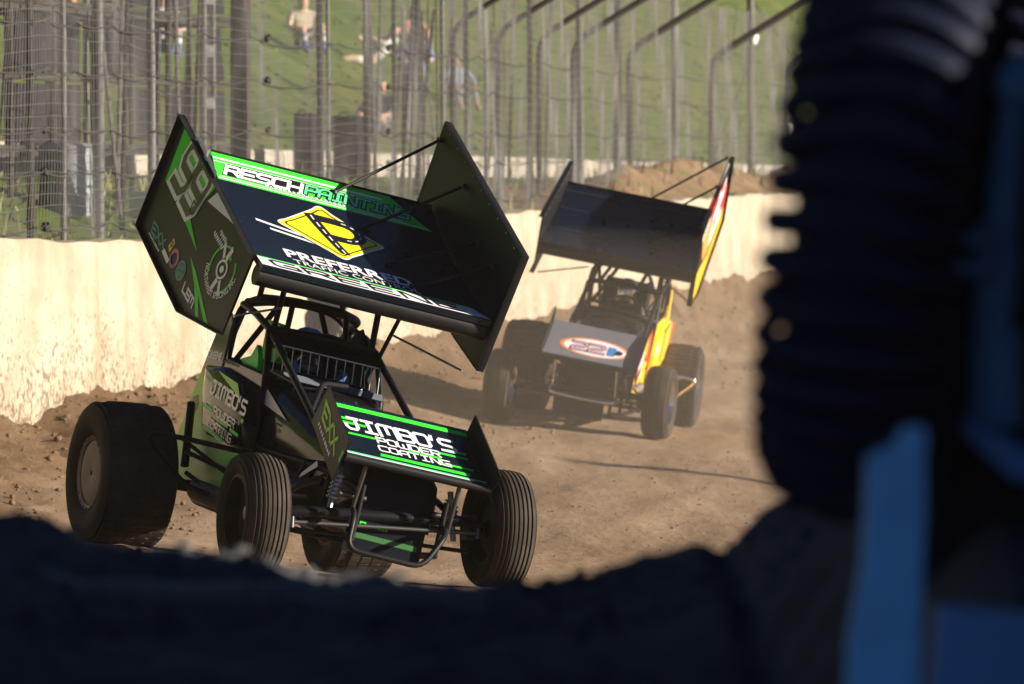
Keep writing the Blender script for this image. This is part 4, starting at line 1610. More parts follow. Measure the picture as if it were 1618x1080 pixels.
    def seatring(z, x, hw, th):
        return [(x + .13, -hw, z), (x + .13, -hw + th, z), (x + .02, -hw + th, z), (x, 0, z), (x + .02, hw - th, z), (x + .13, hw - th, z), (x + .13, hw, z), (x - .06, hw * .9, z), (x - .09, 0, z), (x - .06, -hw * .9, z)]
    b.loft([seatring(.26, -1.86, .24, .03), seatring(.55, -1.93, .25, .03), seatring(.90, -2.00, .24, .035), seatring(1.05, -2.03, .20, .04), seatring(1.26, -2.05, .18, .04)])
    seat = B(b, 'seat', M_seat, None, 50)
    for s in (-1, 1):
        b = MB()
        b.prism([(-2.04, 1.05), (-1.80, 1.04), (-1.72, 1.10), (-1.74, 1.20), (-1.86, 1.27), (-2.06, 1.28)], .04, lambda u, v, w, s=s: Vector((u, s * (.17 + w), v)))
        B(b, 'head_surround', (M_green if (one and s < 0) else M_seat), seat, 30)
    if one:
        b = MB()
        st = [(-2.02, 1.02), (-1.86, 1.05), (-1.80, 1.12), (-1.74, 1.06), (-1.70, .97), (-1.80, .985), (-1.86, .93), (-1.93, .98)]
        b.prism(st, .03, lambda u, v, w: Vector((u, -.335 + w, v)))
        B(b, 'shoulder_bolster', M_green, seat, 30)
        b = MB()
        pan = [(-2.02, .92), (-2.05, 1.12), (-1.98, 1.30), (-1.86, 1.35), (-1.74, 1.26), (-1.62, 1.02), (-1.55, .92)]
        b.prism(pan, .012, lambda u, v, w: Vector((u, .30 + w, v)))
        ag = B(b, 'arm_guard', M_seat, None, 30)
        b = MB()
        b.prism([(-1.545, .925), (-1.60, 1.03), (-1.64, 1.10), (-1.665, 1.19), (-1.645, 1.19), (-1.60, 1.06), (-1.50, .935)], .016, lambda u, v, w: Vector((u, .298 + w, v)))
        B(b, 'guard_edge', mat('fluorescent_edge', (.08, .80, .02), rough=.4), ag, 0)
    # tail tank behind
    b = MB()
    b.loft([sec(-2.25, .34, .92, .42, .4), sec(-2.5, .34, .95, .40, .4), sec(-2.8, .30, .92, .42, .45), sec(-3.0, .20, .82, .50, .5), sec(-3.06, .08, .74, .58, .6)])
    B(b, 'fuel_tank', M_body, None, 60)
    # engine block with intake and headers under the hood
    b = MB()
    b.box((-.70, 0, .40), (.62, .40, .30))
    for s in (-1, 1):
        b.box((-.70, s * .20, .54), (.58, .16, .14), mtx=Matrix.Rotation(s * -.6, 3, 'X'))
    B(b, 'engine', M_rimblk, None, 0)
    for s in (-1, 1):
        b = MB()
        for k in range(4):
            x = -.46 - .16 * k
            b.tube(fillet([(x, s * .26, .47), (x - .02, s * .42, .40), (x - .20, s * .44, .26), (-1.30, s * .43, .20)], .09, 4), .022, 8)
        b.tube([(-1.28, s * .43, .20), (-1.45, s * .43, .20), (-2.0, s * .42, .22)], [.045, .062, .062], 14)
        B(b, 'exhaust_header', mat('exhaust_steel', (.10, .09, .085), rough=.4, metal=.8, dust=.3))
    if one:
        Flat().poly([(-1.44, .885), (-1.47, .80), (-1.04, .735)]).build('stripe', hood, lambda u, v, w: Vector((u, -.3385 + .018 * max(0, (u + 1.2)) * 2 - w, v)), M_white, .006)
        Flat().poly([(-.62, .44), (-.60, .47), (-.40, .56), (-.37, .53)]).build('stripe', hood, lambda u, v, w: Vector((u, -.345 - w, v)), M_lilac, .003)
    if not one:
        b = MB()
        b.prism([(-1.34, .93), (-.72, .72), (-.42, .50), (-.36, .28), (-.9, .22), (-1.34, .24)], .012, lambda u, v, w: Vector((u, .350 + w, v)))
        lp = B(b, 'engine_panel', M_black, None, 25)
        fre = lambda u, v, w: Vector((u, .362 + w, v))
        Flat().poly([(-1.33, .60), (-.70, .66), (-.46, .50), (-.40, .32), (-.9, .26), (-1.33, .28)]).build('stripe', lp, fre, M_flame, .002)
        Flat().poly([(-1.33, .90), (-1.0, .80), (-1.2, .62), (-1.33, .60)]).build('stripe', lp, fre, M_red, .003)
        Flat().marks(0, 0, .34, .09, 4, 9).xf((-.62, .47), (-1, .03), (0, 1)).build('lettering', lp, fre, M_white, .004)
    # ---- nose wing
    nR, nL = -.443, .432
    F0, R0 = Vector((.255, 0, .640)), Vector((-.262, 0, .912))
    nv = (R0 - F0)
    nlen = nv.length
    ncx = nv.normalized()
    ncn = Vector((0, 1, 0)).cross(ncx)
    ncn = -ncn if ncn.z < 0 else ncn

    def nose_pt(a, s, w):
        f = s / nlen
        return F0 + ncx * s + ncn * (w - .015 * math.sin(math.pi * min(1, max(0, f)))) + Vector((0, nR + a, 0))
    NW = nL - nR
    rws = [nlen * i / 6 for i in range(7)]
    b = MB()
    b.loft([[nose_pt(a, s, 0) for a in (.008, NW / 2, NW - .008)] + [nose_pt(a, s, -.025) for a in (NW - .008, NW / 2, .008)] for s in rws])
    nose = B(b, 'nose_wing', M_wingblk if one else M_grey_wing)
    b = MB()
    e0 = F0 - ncn * .022 + ncx * .006
    b.tube([e0 + Vector((0, nR, 0)), e0 + Vector((0, 0, 0)), e0 + Vector((0, nL, 0))], .026, 14)
    B(b, 'nose_edge', M_edge, nose)
    ncut = [(1, s) for s in rws]

    def ndecal(fl, m_, lift, name='lettering'):
        fl.build(name, nose, nose_pt, m_, lift, ncut)
    nb_r = [(-.214, .975), (.262, .707), (.247, .640), (.154, .480), (-.352, .766)]
    nb_l = [(-.212, 1.005), (.338, .708), (.272, .625), (.20, .56), (-.33, .80)]
    if not one:
        nb_r = [(-.30, 1.03), (.26, .70), (.25, .61), (.18, .59), (-.33, .84)]
        nb_l = [(-.27, .955), (.26, .69), (.25, .60), (.15, .50), (-.32, .74)]
    for y, brd, sg in ((nR, nb_r, -1), (nL, nb_l, 1)):
        b = MB()
        b.prism(brd, .009, lambda u, v, w, y=y, sg=sg: Vector((u, y + sg * w, v)))
        nbd = B(b, 'nose_sideboard', M_board, None, 30)
        if one and sg < 0:
            frn = lambda u, v, w: Vector((u, nR - .009 - w, v))
            Flat().stroke_text('EXX', 0, 0, .36, .085, w=.26, shear=-.3).xf((-.20, .80), (.82, -.50), (.25, .9)).build('lettering', nbd, frn, M_lime, .002)
            Flat().marks(0, 0, .34, .026, 9, 3).xf((-.24, .755), (.82, -.48), (.3, .9)).build('lettering', nbd, frn, M_lilac, .002)
            Flat().poly([(.18, .60), (.215, .66), (.235, .64), (.20, .58)]).build('stripe', nbd, frn, M_green, .002)
        if not one and sg > 0:
            frn = lambda u, v, w: Vector((u, nL + .009 + w, v))
            Flat().poly([(-.10, .82), (.20, .66), (.16, .53), (-.15, .70)]).build('emblem', nbd, frn, M_peach, .002)
            Flat().poly([(-.30, .93), (-.10, .83), (-.14, .70), (-.31, .76)]).build('stripe', nbd, frn, M_flame, .002)
            Flat().poly([(.16, .66), (.25, .62), (.17, .52)]).build('stripe', nbd, frn, M_red, .003)
    if one:
        ndecal(Flat().poly([(.01, .515), (.01, .552), (NW - .02, .552), (NW - .02, .515)]), M_green, .002, 'stripe')
        ndecal(Flat().poly([(.01, .030), (.01, .045), (NW - .02, .045), (NW - .02, .030)]).poly([(.01, .008), (.01, .016), (NW - .02, .016), (NW - .02, .008)]), M_mint, .002, 'stripe')
        ndecal(Flat().poly([(.01, .018), (.01, .028), (NW - .10, .028), (NW - .10, .018)]), M_white, .002, 'stripe')
        g_ = Flat()
        for (x0, x1, y, h) in ((.05, .16, .405, .022), (.03, .20, .365, .022), (.68, .80, .315, .020), (.62, .80, .265, .020), (.07, .26, .255, .020), (.42, .62, .205, .020), (.58, .80, .145, .022), (.22, .76, .068, .034)):
            g_.poly([(x0, y), (x0 + .01, y + h), (x1 + .01, y + h), (x1, y)])
        ndecal(g_, M_green, .002, 'stripe')
        ndecal(Flat().stroke_text("JIMBO'S", .085, .315, .745, .110, w=.20, gap=.20, shear=-.10), M_white, .004)
        ndecal(Flat().stroke_text('POWDER', .245, .225, .625, .058, w=.20, gap=.24), M_white, .004)
        ndecal(Flat().stroke_text('COATING', .235, .135, .665, .058, w=.20, gap=.24), M_white, .004)
    else:
        ndecal(Flat().ring((.45, .25), .285, .325, 0, 360, .47, 40), M_orange, .002, 'emblem')
        ndecal(Flat().disc((.45, .25), .287, .47), M_lilac, .0025, 'emblem')
        ndecal(Flat().stroke_text('22', .25, .180, .53, .13, w=.34, gap=.3), mat('maroon_print', (.22, .03, .09), rough=.5), .005, 'number')
        ndecal(Flat().stroke_text('22', .25, .180, .53, .13, w=.13, gap=.3), M_peach, .0065, 'number')
        ndecal(Flat().poly([(.57, .17), (.57, .32), (.64, .32), (.64, .17)]), M_blue, .005, 'emblem')
        ndecal(Flat().poly([(.63, .20), (.65, .29), (.71, .27), (.70, .21)]), M_ink, .0065, 'emblem')
    # nose wing posts and front bumper
    tubes('nose_wing_post', [([(.22, -.30, .62), (.15, -.30, .34)], .012), ([(.22, .26, .62), (.15, .28, .34)], .012)], mat('dull_rod', (.10, .10, .10), rough=.4, metal=.8) if one else M_chrome)
    tubes('front_bumper', [([(.13, -.29, .36), (.26, -.32, .33), (.31, -.34, .14), (.34, .10, .13), (.28, .22, .32), (.13, .27, .36)], .016),
                           ] if one else [([(.13, -.30, .36), (.24, -.32, .31), (.26, .0, .30), (.24, .30, .31), (.13, .28, .36)], .017)], M_frame if one else M_chrome)
    # skid panel between the rails with its print
    b = MB()
    b.box((.06, -.04, .215), (.012, .46, .18))
    pl_ = B(b, 'radiator_guard', mat('cowl_satin', (0, 0, 0)), None, 0)
    if one:
        frp = lambda u, v, w: Vector((.0665 + w, u, v))
        Flat().poly([(-.25, .205), (-.24, .235), (.16, .225), (.16, .195)]).build('stripe', pl_, frp, mat('dark_green_print', (.01, .10, .012), rough=.5), .003)
        Flat().line([(-.20, .270), (-.20, .293), (-.17, .293), (-.17, .270), (-.20, .270)], .008).marks(-.155, .270, -.03, .015, 8, 5).build('lettering', pl_, frp, M_green, .003)
    # ---- suspension (right/left radius rods, torsion arms, shocks)
    for s in (-1, 1):
        tubes('radius_rod', [([(-.02, s * .50, .36), (-.92, s * .36, .32)], .012), ([(-.02, s * .50, .26), (-.90, s * .36, .20)], .012)], M_frame)
        b = MB()
        b.tube([(.02, s * .38, .30), (-.06, s * .33, .56)], .016, 10)
        b.tube([(-.005, s * .365, .38), (-.045, s * .34, .52)], .027, 14)
        for k in range(6):
            f = k / 5
            b.lathe([(.034, -.006), (.036, 0), (.034, .006)], 14, 'Z', (-.008 - .034 * f, s * (.365 - .024 * f), .39 + .12 * f))
        B(b, 'shock_absorber', M_alloy)
        b = MB()
        b.prism([(.06, .40), (.08, .44), (-.12, .40), (-.14, .36), (-.08, .36)], .014, lambda u, v, w, s=s: Vector((u, s * (.285 + w), v)))
        b.tube([(.065, s * .20, .42), (.065, s * .36, .42)], .016, 10)
        B(b, 'torsion_arm', mat('dull_rod', (.10, .10, .10), rough=.4, metal=.8))
        tubes('rear_rod', [([(-2.10, s * .50, .42), (-1.50, s * .37, .36)], .014), ([(-2.10, s * .47, .30), (-1.52, s * .37, .18)], .014), ([(-2.38, s * .44, .70), (-2.16, s * .47, .34)], .026)], M_black)
        # side guard hoop ahead of the rear tyre
        o_ = 1.0 if s < 0 else .92
        tubes('nerf_bar', [([(-1.50, s * .37, .50), (-1.66, s * .70, .50), (-1.71, s * .88 * o_, .485), (-1.715, s * .86 * o_, .43), (-1.70, s * .60, .235), (-1.50, s * .36, .20)], .0155)] +
              [([(-1.66, s * .70, .495), (-1.60, s * .37, .34)], .011)], M_frame if s < 0 or one else M_chrome)
    # front axle assembly follows the wheels (root space)
    pf = [Vector(p) for p in tyre_pos[:2]]
    pr_ = [Vector(p) for p in tyre_pos[2:]]
    b = MB()
    d = (pf[1] - pf[0])
    b.tube([pf[0] + d * .08 + Vector((.02, 0, .0)), pf[0] + d * .16 + Vector((.05, 0, .03)), pf[0] + d * .84 + Vector((.05, 0, .03)), pf[1] - d * .08 + Vector((.02, 0, 0))], .031, 16)
    ax = b.build('front_axle', M_black, root)
    b = MB()
    b.tube([pf[0] + d * .12 + Vector((.13, 0, -.03)), pf[1] - d * .12 + Vector((.13, 0, -.03))], .012, 10)
    for q, s in ((pf[0] + d * .12, 1), (pf[1] - d * .12, -1)):
        b.tube([q, q + Vector((.13, 0, -.03))], .012, 8)
        b.box(q + Vector((.0, 0, .0)), (.07, .06, .14))
        b.lathe([(0, .03), (.014, .03), (.016, -.03), (0, -.03)], 10, 'Z', q + Vector((.13, 0, -.03)))
    b.build('steering_linkage', mat('dull_rod', (.10, .10, .10), rough=.4, metal=.8), root)
    b = MB()
    d = (pr_[1] - pr_[0])
    b.tube([pr_[0] + d * .05, pr_[1] - d * .05], .035, 14)
    b.lathe([(0, -.10), (.12, -.08), (.14, 0), (.12, .08), (0, .10)], 18, 'Y', pr_[0].lerp(pr_[1], .5))
    b.build('rear_axle', M_rimblk, root)
    st = R(-3.0) if one else R(-2.0)
    wheel(root, tyre_pos[0], 0, st, .332, .238, .205, 8, -1, False, not one)
    wheel(root, tyre_pos[1], 0, st, .332, .235, .205, 8, 1, False, not one)
    wheel(root, tyre_pos[2], 0, 0, .420, .430, .205, 0, -1, True, False)
    wheel(root, tyre_pos[3], 0, 0, .385, .390, .205, 0, 1, False, not one)


def car_frames(Mx, My, yaw, roll, pitch):
    """ground frame under the front axle and chassis frame (forward, left, up), both in world space"""
    zc = float(gplain(Mx, My))
    e = .4
    sx = (float(gplain(Mx + e, My)) - float(gplain(Mx - e, My))) / (2 * e)
    sy = (float(gplain(Mx - math.sin(yaw) * 1.0, My + 2.2)) - zc + sx * math.sin(yaw) * 1.0) / 2.2
    nrm = Vector((-sx, -sy, 1)).normalized()
    X = Vector((math.sin(yaw), -math.cos(yaw), 0))
    X = (X - nrm * X.dot(nrm)).normalized()
    Y = nrm.cross(X)
    G = Matrix((X, Y, nrm)).transposed().to_4x4()
    G.translation = (Mx, My, zc)
    s, c = math.sin(yaw), math.cos(yaw)
    B0 = Matrix(((s, c, 0), (-c, s, 0), (0, 0, 1)))
    Rr = Matrix(((1, 0, 0), (0, math.cos(roll), math.sin(roll)), (0, -math.sin(roll), math.cos(roll))))
    Rp = Matrix(((math.cos(pitch), 0, math.sin(pitch)), (0, 1, 0), (-math.sin(pitch), 0, math.cos(pitch))))
    Cm = (B0 @ Rr @ Rp).to_4x4()
    Cm.translation = (Mx, My, zc)
    return G, G.inverted() @ Cm, Cm


def tyres_on_ground(G, offs):
    """wheel centres in the ground frame, sunk a touch into the dirt"""
    out = []
    Gi = G.inverted()
    for (x, y, rad) in offs:
        p = G @ Vector((x, y, 0))
        gz = float(gtrack(p.x, p.y, False))
        q = Gi @ Vector((p.x, p.y, gz))
        out.append(Vector((x, y, q.z + rad - .012)))
    return out


OFFS = [(.0, -.745, .332), (.0, .70, .332), (-2.117, -.79, .420), (-2.117, .66, .385)]
G1, T1, C1 = car_frames(-.7404, 28.1, R(23), R(13.5), R(2))
car1 = empty('sprint_car', G1)
tag(car1, 'black and green winged sprint car leading, yellow diamond on its top wing', 'race car', 'winged sprint cars on the track')
sprint_car(car1, T1, tyres_on_ground(G1, OFFS), 'green')
G2, T2, C2 = car_frames(.607, 46.4, R(-7.5), R(11), R(1.5))
car2 = empty('sprint_car', G2)
tag(car2, 'dark winged sprint car with yellow and red side panels, following in the dust', 'race car', 'winged sprint cars on the track')
sprint_car(car2, T2, tyres_on_ground(G2, OFFS), 'yellow')

# ------------------------------------------------------------------ drivers


def driver(Cm, label, hel, vis, gl):
    J = {'pelvis': ((-1.90, 0, .42), (.15, .13)), 'waist': ((-1.92, 0, .60), (.145, .12)), 'chest': ((-1.93, 0, .82), (.17, .125)), 'neck': ((-1.92, 0, .99), .068), 'head': ((-1.90, 0, 1.10), .095)}
    bones = [('pelvis', 'waist'), ('waist', 'chest'), ('chest', 'neck'), ('neck', 'head')]
    for s, n_ in ((1, 'l'), (-1, 'r')):
        J['sh' + n_] = ((-1.92, s * .19, .90), .075)
        J['el' + n_] = ((-1.74, s * .27, .80), .055)
        J['wr' + n_] = ((-1.66, s * .17 + .02, 1.0), .038)
        J['hand' + n_] = ((-1.64, s * .145 + .02, 1.05), .042)
        J['hip' + n_] = ((-1.83, s * .11, .40), .095)
        J['knee' + n_] = ((-1.46, s * .15, .58), .070)
        J['ank' + n_] = ((-1.10, s * .13, .34), .048)
        J['toe' + n_] = ((-1.00, s * .13, .40), .040)
        bones += [('chest', 'sh' + n_), ('sh' + n_, 'el' + n_), ('el' + n_, 'wr' + n_), ('wr' + n_, 'hand' + n_), ('pelvis', 'hip' + n_), ('hip' + n_, 'knee' + n_), ('knee' + n_, 'ank' + n_), ('ank' + n_, 'toe' + n_)]
        for k in range(4):
            J['f%d%s' % (k, n_)] = ((-1.655 - .012 * k, s * .145 + .02 + s * (.020 - .004 * k), 1.075 - .022 * k), .0095)
            J['g%d%s' % (k, n_)] = ((-1.695 - .012 * k, s * .145 + .02 - s * .01, 1.085 - .022 * k), .009)
            bones += [('hand' + n_, 'f%d%s' % (k, n_)), ('f%d%s' % (k, n_), 'g%d%s' % (k, n_))]
        J['th' + n_] = ((-1.68, s * .12 + .02, 1.02), .010)
        bones.append(('hand' + n_, 'th' + n_))
    o = skin_figure('person', J, bones, [M_suit, gl], lambda c: 1 if (c.x > -1.72 and c.z > .97) else 0, None, Cm)
    tag(o, label, 'person')
    b = MB()
    hc = Vector((-1.885, 0, 1.145))
    prof = []
    rings = []
    for i in range(13):
        ph = math.pi * i / 12
        rings.append([(hc.x + .155 * math.sin(ph) * math.cos(a) * (1.0 if math.cos(a) < 0 else 1.08), hc.y + .125 * math.sin(ph) * math.sin(a), hc.z + .148 * math.cos(ph) * (1 if ph < 1.6 else 1.0))
                      for a in [2 * math.pi * k / 20 for k in range(20)]])
    b.loft(rings[1:-1])
    h = b.build('helmet', hel, o, smooth=60)
    b = MB()
    rg = []
    for zz_ in (-.075, -.03, .02, .06):
        rg.append([(hc.x + .170 * math.cos(a) * (1 - 1.2 * zz_ ** 2 * 10), hc.y + .130 * math.sin(a), hc.z + zz_) for a in [R(-75 + 150 * k / 14) for k in range(15)]])
    b.loft(rg, cap=False, closed=False)
    b.build('visor', vis, h, smooth=60)
    b = MB()
    b.lathe([(.085, -.165), (.12, -.15), (.125, -.115), (.09, -.10)], 20, 'Z', hc)
    b.build('neck_collar', M_seat, o)
    b = MB()
    for s in (-1, 1):
        b.box((-1.80, s * .085, .80), (.012, .05, .34), mtx=Matrix.Rotation(R(6), 3, 'Y'))
    b.build('harness', mat('harness_grey', (.10, .10, .11), rough=.8), o, smooth=0)
    return o


driver(C1, 'helmeted driver in dark suit inside the green and black car', mat('helmet_dark', (.16, .17, .20), rough=.2, coat=.5), M_visor, mat('driver_glove', (.05, .14, .30), rough=.7))
driver(C2, 'driver in dark helmet with silvery visor inside the yellow-sided car', mat('helmet_black', (.05, .05, .055), rough=.25, coat=.6), mat('silver_visor', (.55, .53, .50), rough=.15, metal=.9), mat('dark_glove', (.02, .02, .022), rough=.7))

# ------------------------------------------------------------------ things behind the fence
def gnd(t, v):
    return float(hill_z(np.array(float(t)), np.array(float(v)))) - 0.37


def behind(px, v):
    return t_at(px, lambda t: v)


# dark covered viewing stand on the left
ts0, ts1 = behind(-120, 1.9), behind(318, 1.9)
stand = empty('viewing_stand', WM)
tag(stand, 'dark scaffold viewing stand hung with black tarps behind the fence', 'stand')
random.seed(8)
nb = 7
for i in range(nb + 1):
    t = ts0 + (ts1 - ts0) * i / nb
    for v in (1.55, 2.35):
        b = MB()
        b.tube([(t, v, gnd(t, v) - .1), (t, v, 5.2)], .03, 8)
        b.build('scaffold_pole', M_dark_steel if (i + int(v * 2)) % 3 else M_galv, stand)
for z in (1.95, 2.55, 3.2, 3.9):
    b = MB()
    b.tube([(ts0, 1.52, z), (ts1, 1.52, z)], .025, 8)
    b.build('scaffold_rail', M_dark_steel, stand)
for i in range(nb):
    t0_ = ts0 + (ts1 - ts0) * i / nb
    t1_ = ts0 + (ts1 - ts0) * (i + 1) / nb
    for (za, zb_) in ((2.0, 2.5), (2.6, 3.15), (3.25, 3.85), (3.95, 4.7)):
        if random.random() < .07:
            continue
        f0, f1 = random.uniform(.02, .15), random.uniform(.8, .98)
        b = MB()
        pts = []
        for k in range(7):
            t = t0_ + (t1_ - t0_) * (f0 + (f1 - f0) * k / 6)
            pts.append([(t, 1.60 + .03 * math.sin(9 * t), za + random.uniform(-.03, .03)), (t, 1.62 + .03 * math.sin(9 * t + 1), zb_), (t, 1.63 + .03 * math.sin(9 * t + 1), zb_), (t, 1.61 + .03 * math.sin(9 * t), za)])
        b.loft(pts)
        b.build('tarp', M_black_tarp, stand)
for z in (1.9, 3.15):
    b = MB()
    b.box(((ts0 + ts1) / 2, 1.95, z), (ts1 - ts0, .8, .05))
    b.build('deck', M_dark_steel, stand, smooth=0)

# pale blue-grey tank and white boxes near the stand
t = behind(105, 1.2)
b = MB()
b.lathe([(0, .62), (.20, .62), (.235, .59), (.235, .40), (.245, .385), (.235, .37), (.235, .20), (.245, .185), (.235, .17), (.235, 0), (0, 0)], 28, 'Z')
tank = b.build('plastic_drum', mat('drum_blue_grey', (.16, .20, .25), rough=.5, dust=.3), None, Matrix.Translation(wpt(t, 1.2, gnd(t, 1.2) - .02)))
tag(tank, 'blue-grey plastic drum behind the fence at far left', 'drum')
t = behind(226, 1.0)
b = MB()
b.box((0, 0, .11), (.20, .2, .22))
b.box((0, 0, .235), (.22, .22, .03))
b.box((0, -.105, .15), (.08, .012, .02))
bx = b.build('cool_box', mat('white_plastic', (.62, .62, .60), rough=.5, dust=.2), None, WM @ Matrix.Translation((t, 1.0, gnd(t, 1.0))), smooth=0)
tag(bx, 'small white cool box standing behind the fence beside the stand', 'cool box')

# two tall black cabinets
for px, w, lab in ((487, .20, 'tall black cabinet behind the fence, the left one of two'), (553, .28, 'tall black cabinet behind the fence, the right one of two with cables hanging on it')):
    t = behind(px, 2.1)
    root = empty('speaker_cabinet', WM @ Matrix.Translation((t, 2.1, gnd(t, 2.1) - .04)))
    tag(root, lab, 'cabinet', 'black cabinets behind the fence')
    b = MB()
    b.box((0, 0, .40), (.5, w, .74))
    b.box((0, 0, .01), (.44, w * .9, .06))
    b.build('body', M_black_tarp, root, smooth=0)
    b = MB()
    b.box((-.255, 0, .52), (.012, w * .8, .38))
    b.box((-.255, 0, .20), (.012, w * .8, .16))
    b.build('grille', M_dark_steel, root, smooth=0)
    if px > 500:
        b = MB()
        for k in range(6):
            b.tube([(-.28, w * .5 + .02 * math.sin(k * 2), .72 - .02 * k), (-.31, w * .5 + .06, .55 - .05 * k), (-.28, w * .5 + .03, .30 - .03 * k), (-.27, w * .5, .05)], .016, 6)
        b.build('cable_bundle', M_cable, root)
    b = MB()
    b.tube(fillet([(-.26, -w * .2, .74), (-.29, -w * .2, .80), (-.29, w * .2, .80), (-.26, w * .2, .74)], .03, 3), .012, 6)
    b.build('handle', M_dark_steel, root)

# ------------------------------------------------------------------ spectators on the hill
M_skin = mat('skin', (.50, .29, .20), rough=.6)
M_skin2 = mat('skin_tan', (.42, .22, .14), rough=.6)


def hill_hit(px, py):
    """where the sight line at this bearing meets the hill"""
    p_ = math.atan(322 / 8120)
    d = Vector(((px - 809) / 8120, math.cos(p_) - (540 - py) / 8120 * -math.sin(p_) * -1, 0))
    d = Vector((0, math.cos(p_), -math.sin(p_))) + Vector((1, 0, 0)) * ((px - 809) / 8120) + Vector((0, math.sin(p_), math.cos(p_))) * ((540 - py) / 8120)
    y = 45.0
    while y < 300:
        P_ = Vector((0, 0, CAM_Z)) + d * (y / d.y)
        r_ = P_ - WP0
        t, v = r_.dot(WU), r_.dot(WN)
        if v > .3 and P_.z < float(hill_z(np.array(t), np.array(v))):
            break
        y += .1
    return P_


def spectator(px, py, label, pose, shirt, trousers, hair, face, scale=1.0, skin=None):
    P_ = hill_hit(px, py)
    skin = skin or M_skin
    J = {'pelvis': ((0, 0, .12), (.15, .12)), 'waist': ((0, -.03, .28), (.14, .11)), 'chest': ((0, -.05, .50), (.17, .12)), 'neck': ((0, -.04, .64), .055), 'head': ((0, -.02, .76), .095), 'crown': ((0, -.03, .84), .075)}
    bones = [('pelvis', 'waist'), ('waist', 'chest'), ('chest', 'neck'), ('neck', 'head'), ('head', 'crown')]
    for s, n_ in ((1, 'l'), (-1, 'r')):
        J['sh' + n_] = ((s * .18, -.05, .58), .062)
        J['el' + n_] = ((s * .27, .08, .38), .047)
        J['wr' + n_] = ((s * .18, .30, .34), .034)
        J['ha' + n_] = ((s * .15, .38, .33), .036)
        bones += [('chest', 'sh' + n_), ('sh' + n_, 'el' + n_), ('el' + n_, 'wr' + n_), ('wr' + n_, 'ha' + n_)]
        if pose == 'sit':
            J['hip' + n_] = ((s * .10, .04, .11), .085)
            J['kn' + n_] = ((s * .15, .40, .36), .062)
            J['an' + n_] = ((s * .14, .56, .02), .042)
            J['to' + n_] = ((s * .14, .70, -.02), .040)
        elif pose == 'recline':
            J['hip' + n_] = ((s * .10, .06, .10), .085)
            J['kn' + n_] = ((s * .13, .46, .16), .062)
            J['an' + n_] = ((s * .13, .86, .02), .042)
            J['to' + n_] = ((s * .14, .92, .10), .040)
        else:
            J['hip' + n_] = ((s * .10, .0, .04), .085)
            J['kn' + n_] = ((s * .11, .02, -.38), .062)
            J['an' + n_] = ((s * .12, -.02, -.78), .042)
            J['to' + n_] = ((s * .12, .14, -.83), .040)
        bones += [('pelvis', 'hip' + n_), ('hip' + n_, 'kn' + n_), ('kn' + n_, 'an' + n_), ('an' + n_, 'to' + n_)]
    if pose == 'recline':
        for k in ('waist', 'chest', 'neck', 'head', 'crown', 'shl', 'shr', 'ell', 'elr', 'wrl', 'wrr', 'hal', 'har'):
            x, y, z = J[k][0]
            a = R(38)
            J[k] = ((x, y * math.cos(a) - (z - .1) * math.sin(a), .1 + y * math.sin(a) + (z - .1) * math.cos(a)), J[k][1])
    lift = .86 if pose == 'stand' else .03
    hd = Vector(J['head'][0])

    def mf(c):
        if (c - hd).length < .15 and c.z > hd.z - .12:
            return 3 if (c.z > hd.z + .045 or (c - hd).y < -.05) else 2
        for k in ('hal', 'har', 'wrl', 'wrr'):
            if (c - Vector(J[k][0])).length < .11:
                return 2
        hips = min((c - Vector(J[k][0])).length for k in ('hipl', 'hipr', 'knl', 'knr', 'anl', 'anr'))
        if hips < .16 or (pose == 'stand' and c.z < .1):
            return 1
        return 0
    mtx = Matrix.Translation(P_ + Vector((0, 0, lift))) @ Matrix.Rotation(face, 4, 'Z') @ Matrix.Scale(scale, 4)
    o = skin_figure('person', J, bones, [shirt, trousers, skin, hair], mf, None, mtx)
    tag(o, label, 'person', 'spectators on the hill')
    return o


def cl(n, c):
    return mat(n, c, rough=.85, var=.2)


spectator(652, 92, 'spectator in pink shirt and dark trousers sitting upright on the hill', 'sit', cl('pink_shirt', (.55, .25, .22)), cl('dark_trousers', (.05, .05, .06)), cl('straw_hair', (.40, .28, .14)), R(200))
spectator(586, 110, 'spectator in white shirt reclining on the grass with pale trousers', 'recline', cl('white_shirt', (.62, .60, .56)), cl('tan_trousers', (.36, .28, .18)), cl('brown_hair', (.08, .05, .03)), R(120))
spectator(258, 92, 'spectator in white top seated behind the dark stand', 'sit', cl('white_top', (.66, .66, .66)), cl('blue_jeans', (.07, .11, .22)), cl('dark_hair', (.02, .018, .016)), R(190))
spectator(88, 75, 'bare-armed spectator in coral top at upper left behind the stand', 'sit', cl('coral_top', (.55, .24, .16)), cl('grey_shorts', (.15, .15, .15)), cl('dark_hair', (.02, .018, .016)), R(170))
spectator(655, 228, 'spectator in blue top with white cap standing near the hill foot', 'stand', cl('blue_top', (.16, .20, .38)), cl('grey_shorts', (.15, .15, .15)), cl('white_cap', (.6, .6, .6)), R(185), .95)
spectator(600, 225, 'spectator in grey-blue jacket sitting low beside the black cabinet', 'sit', cl('slate_jacket', (.10, .13, .18)), cl('dark_trousers', (.05, .05, .06)), cl('brown_hair', (.08, .05, .03)), R(160))
spectator(722, 172, 'spectator in pale blue shirt far up the hill behind the bent post', 'sit', cl('pale_blue_shirt', (.28, .36, .48)), cl('tan_trousers', (.36, .28, .18)), cl('dark_hair', (.02, .018, .016)), R(200))
spectator(480, 85, 'spectator in cream sweater half hidden by the fence post', 'sit', cl('cream_sweater', (.5, .42, .30)), cl('blue_jeans', (.07, .11, .22)), cl('straw_hair', (.40, .28, .14)), R(200))

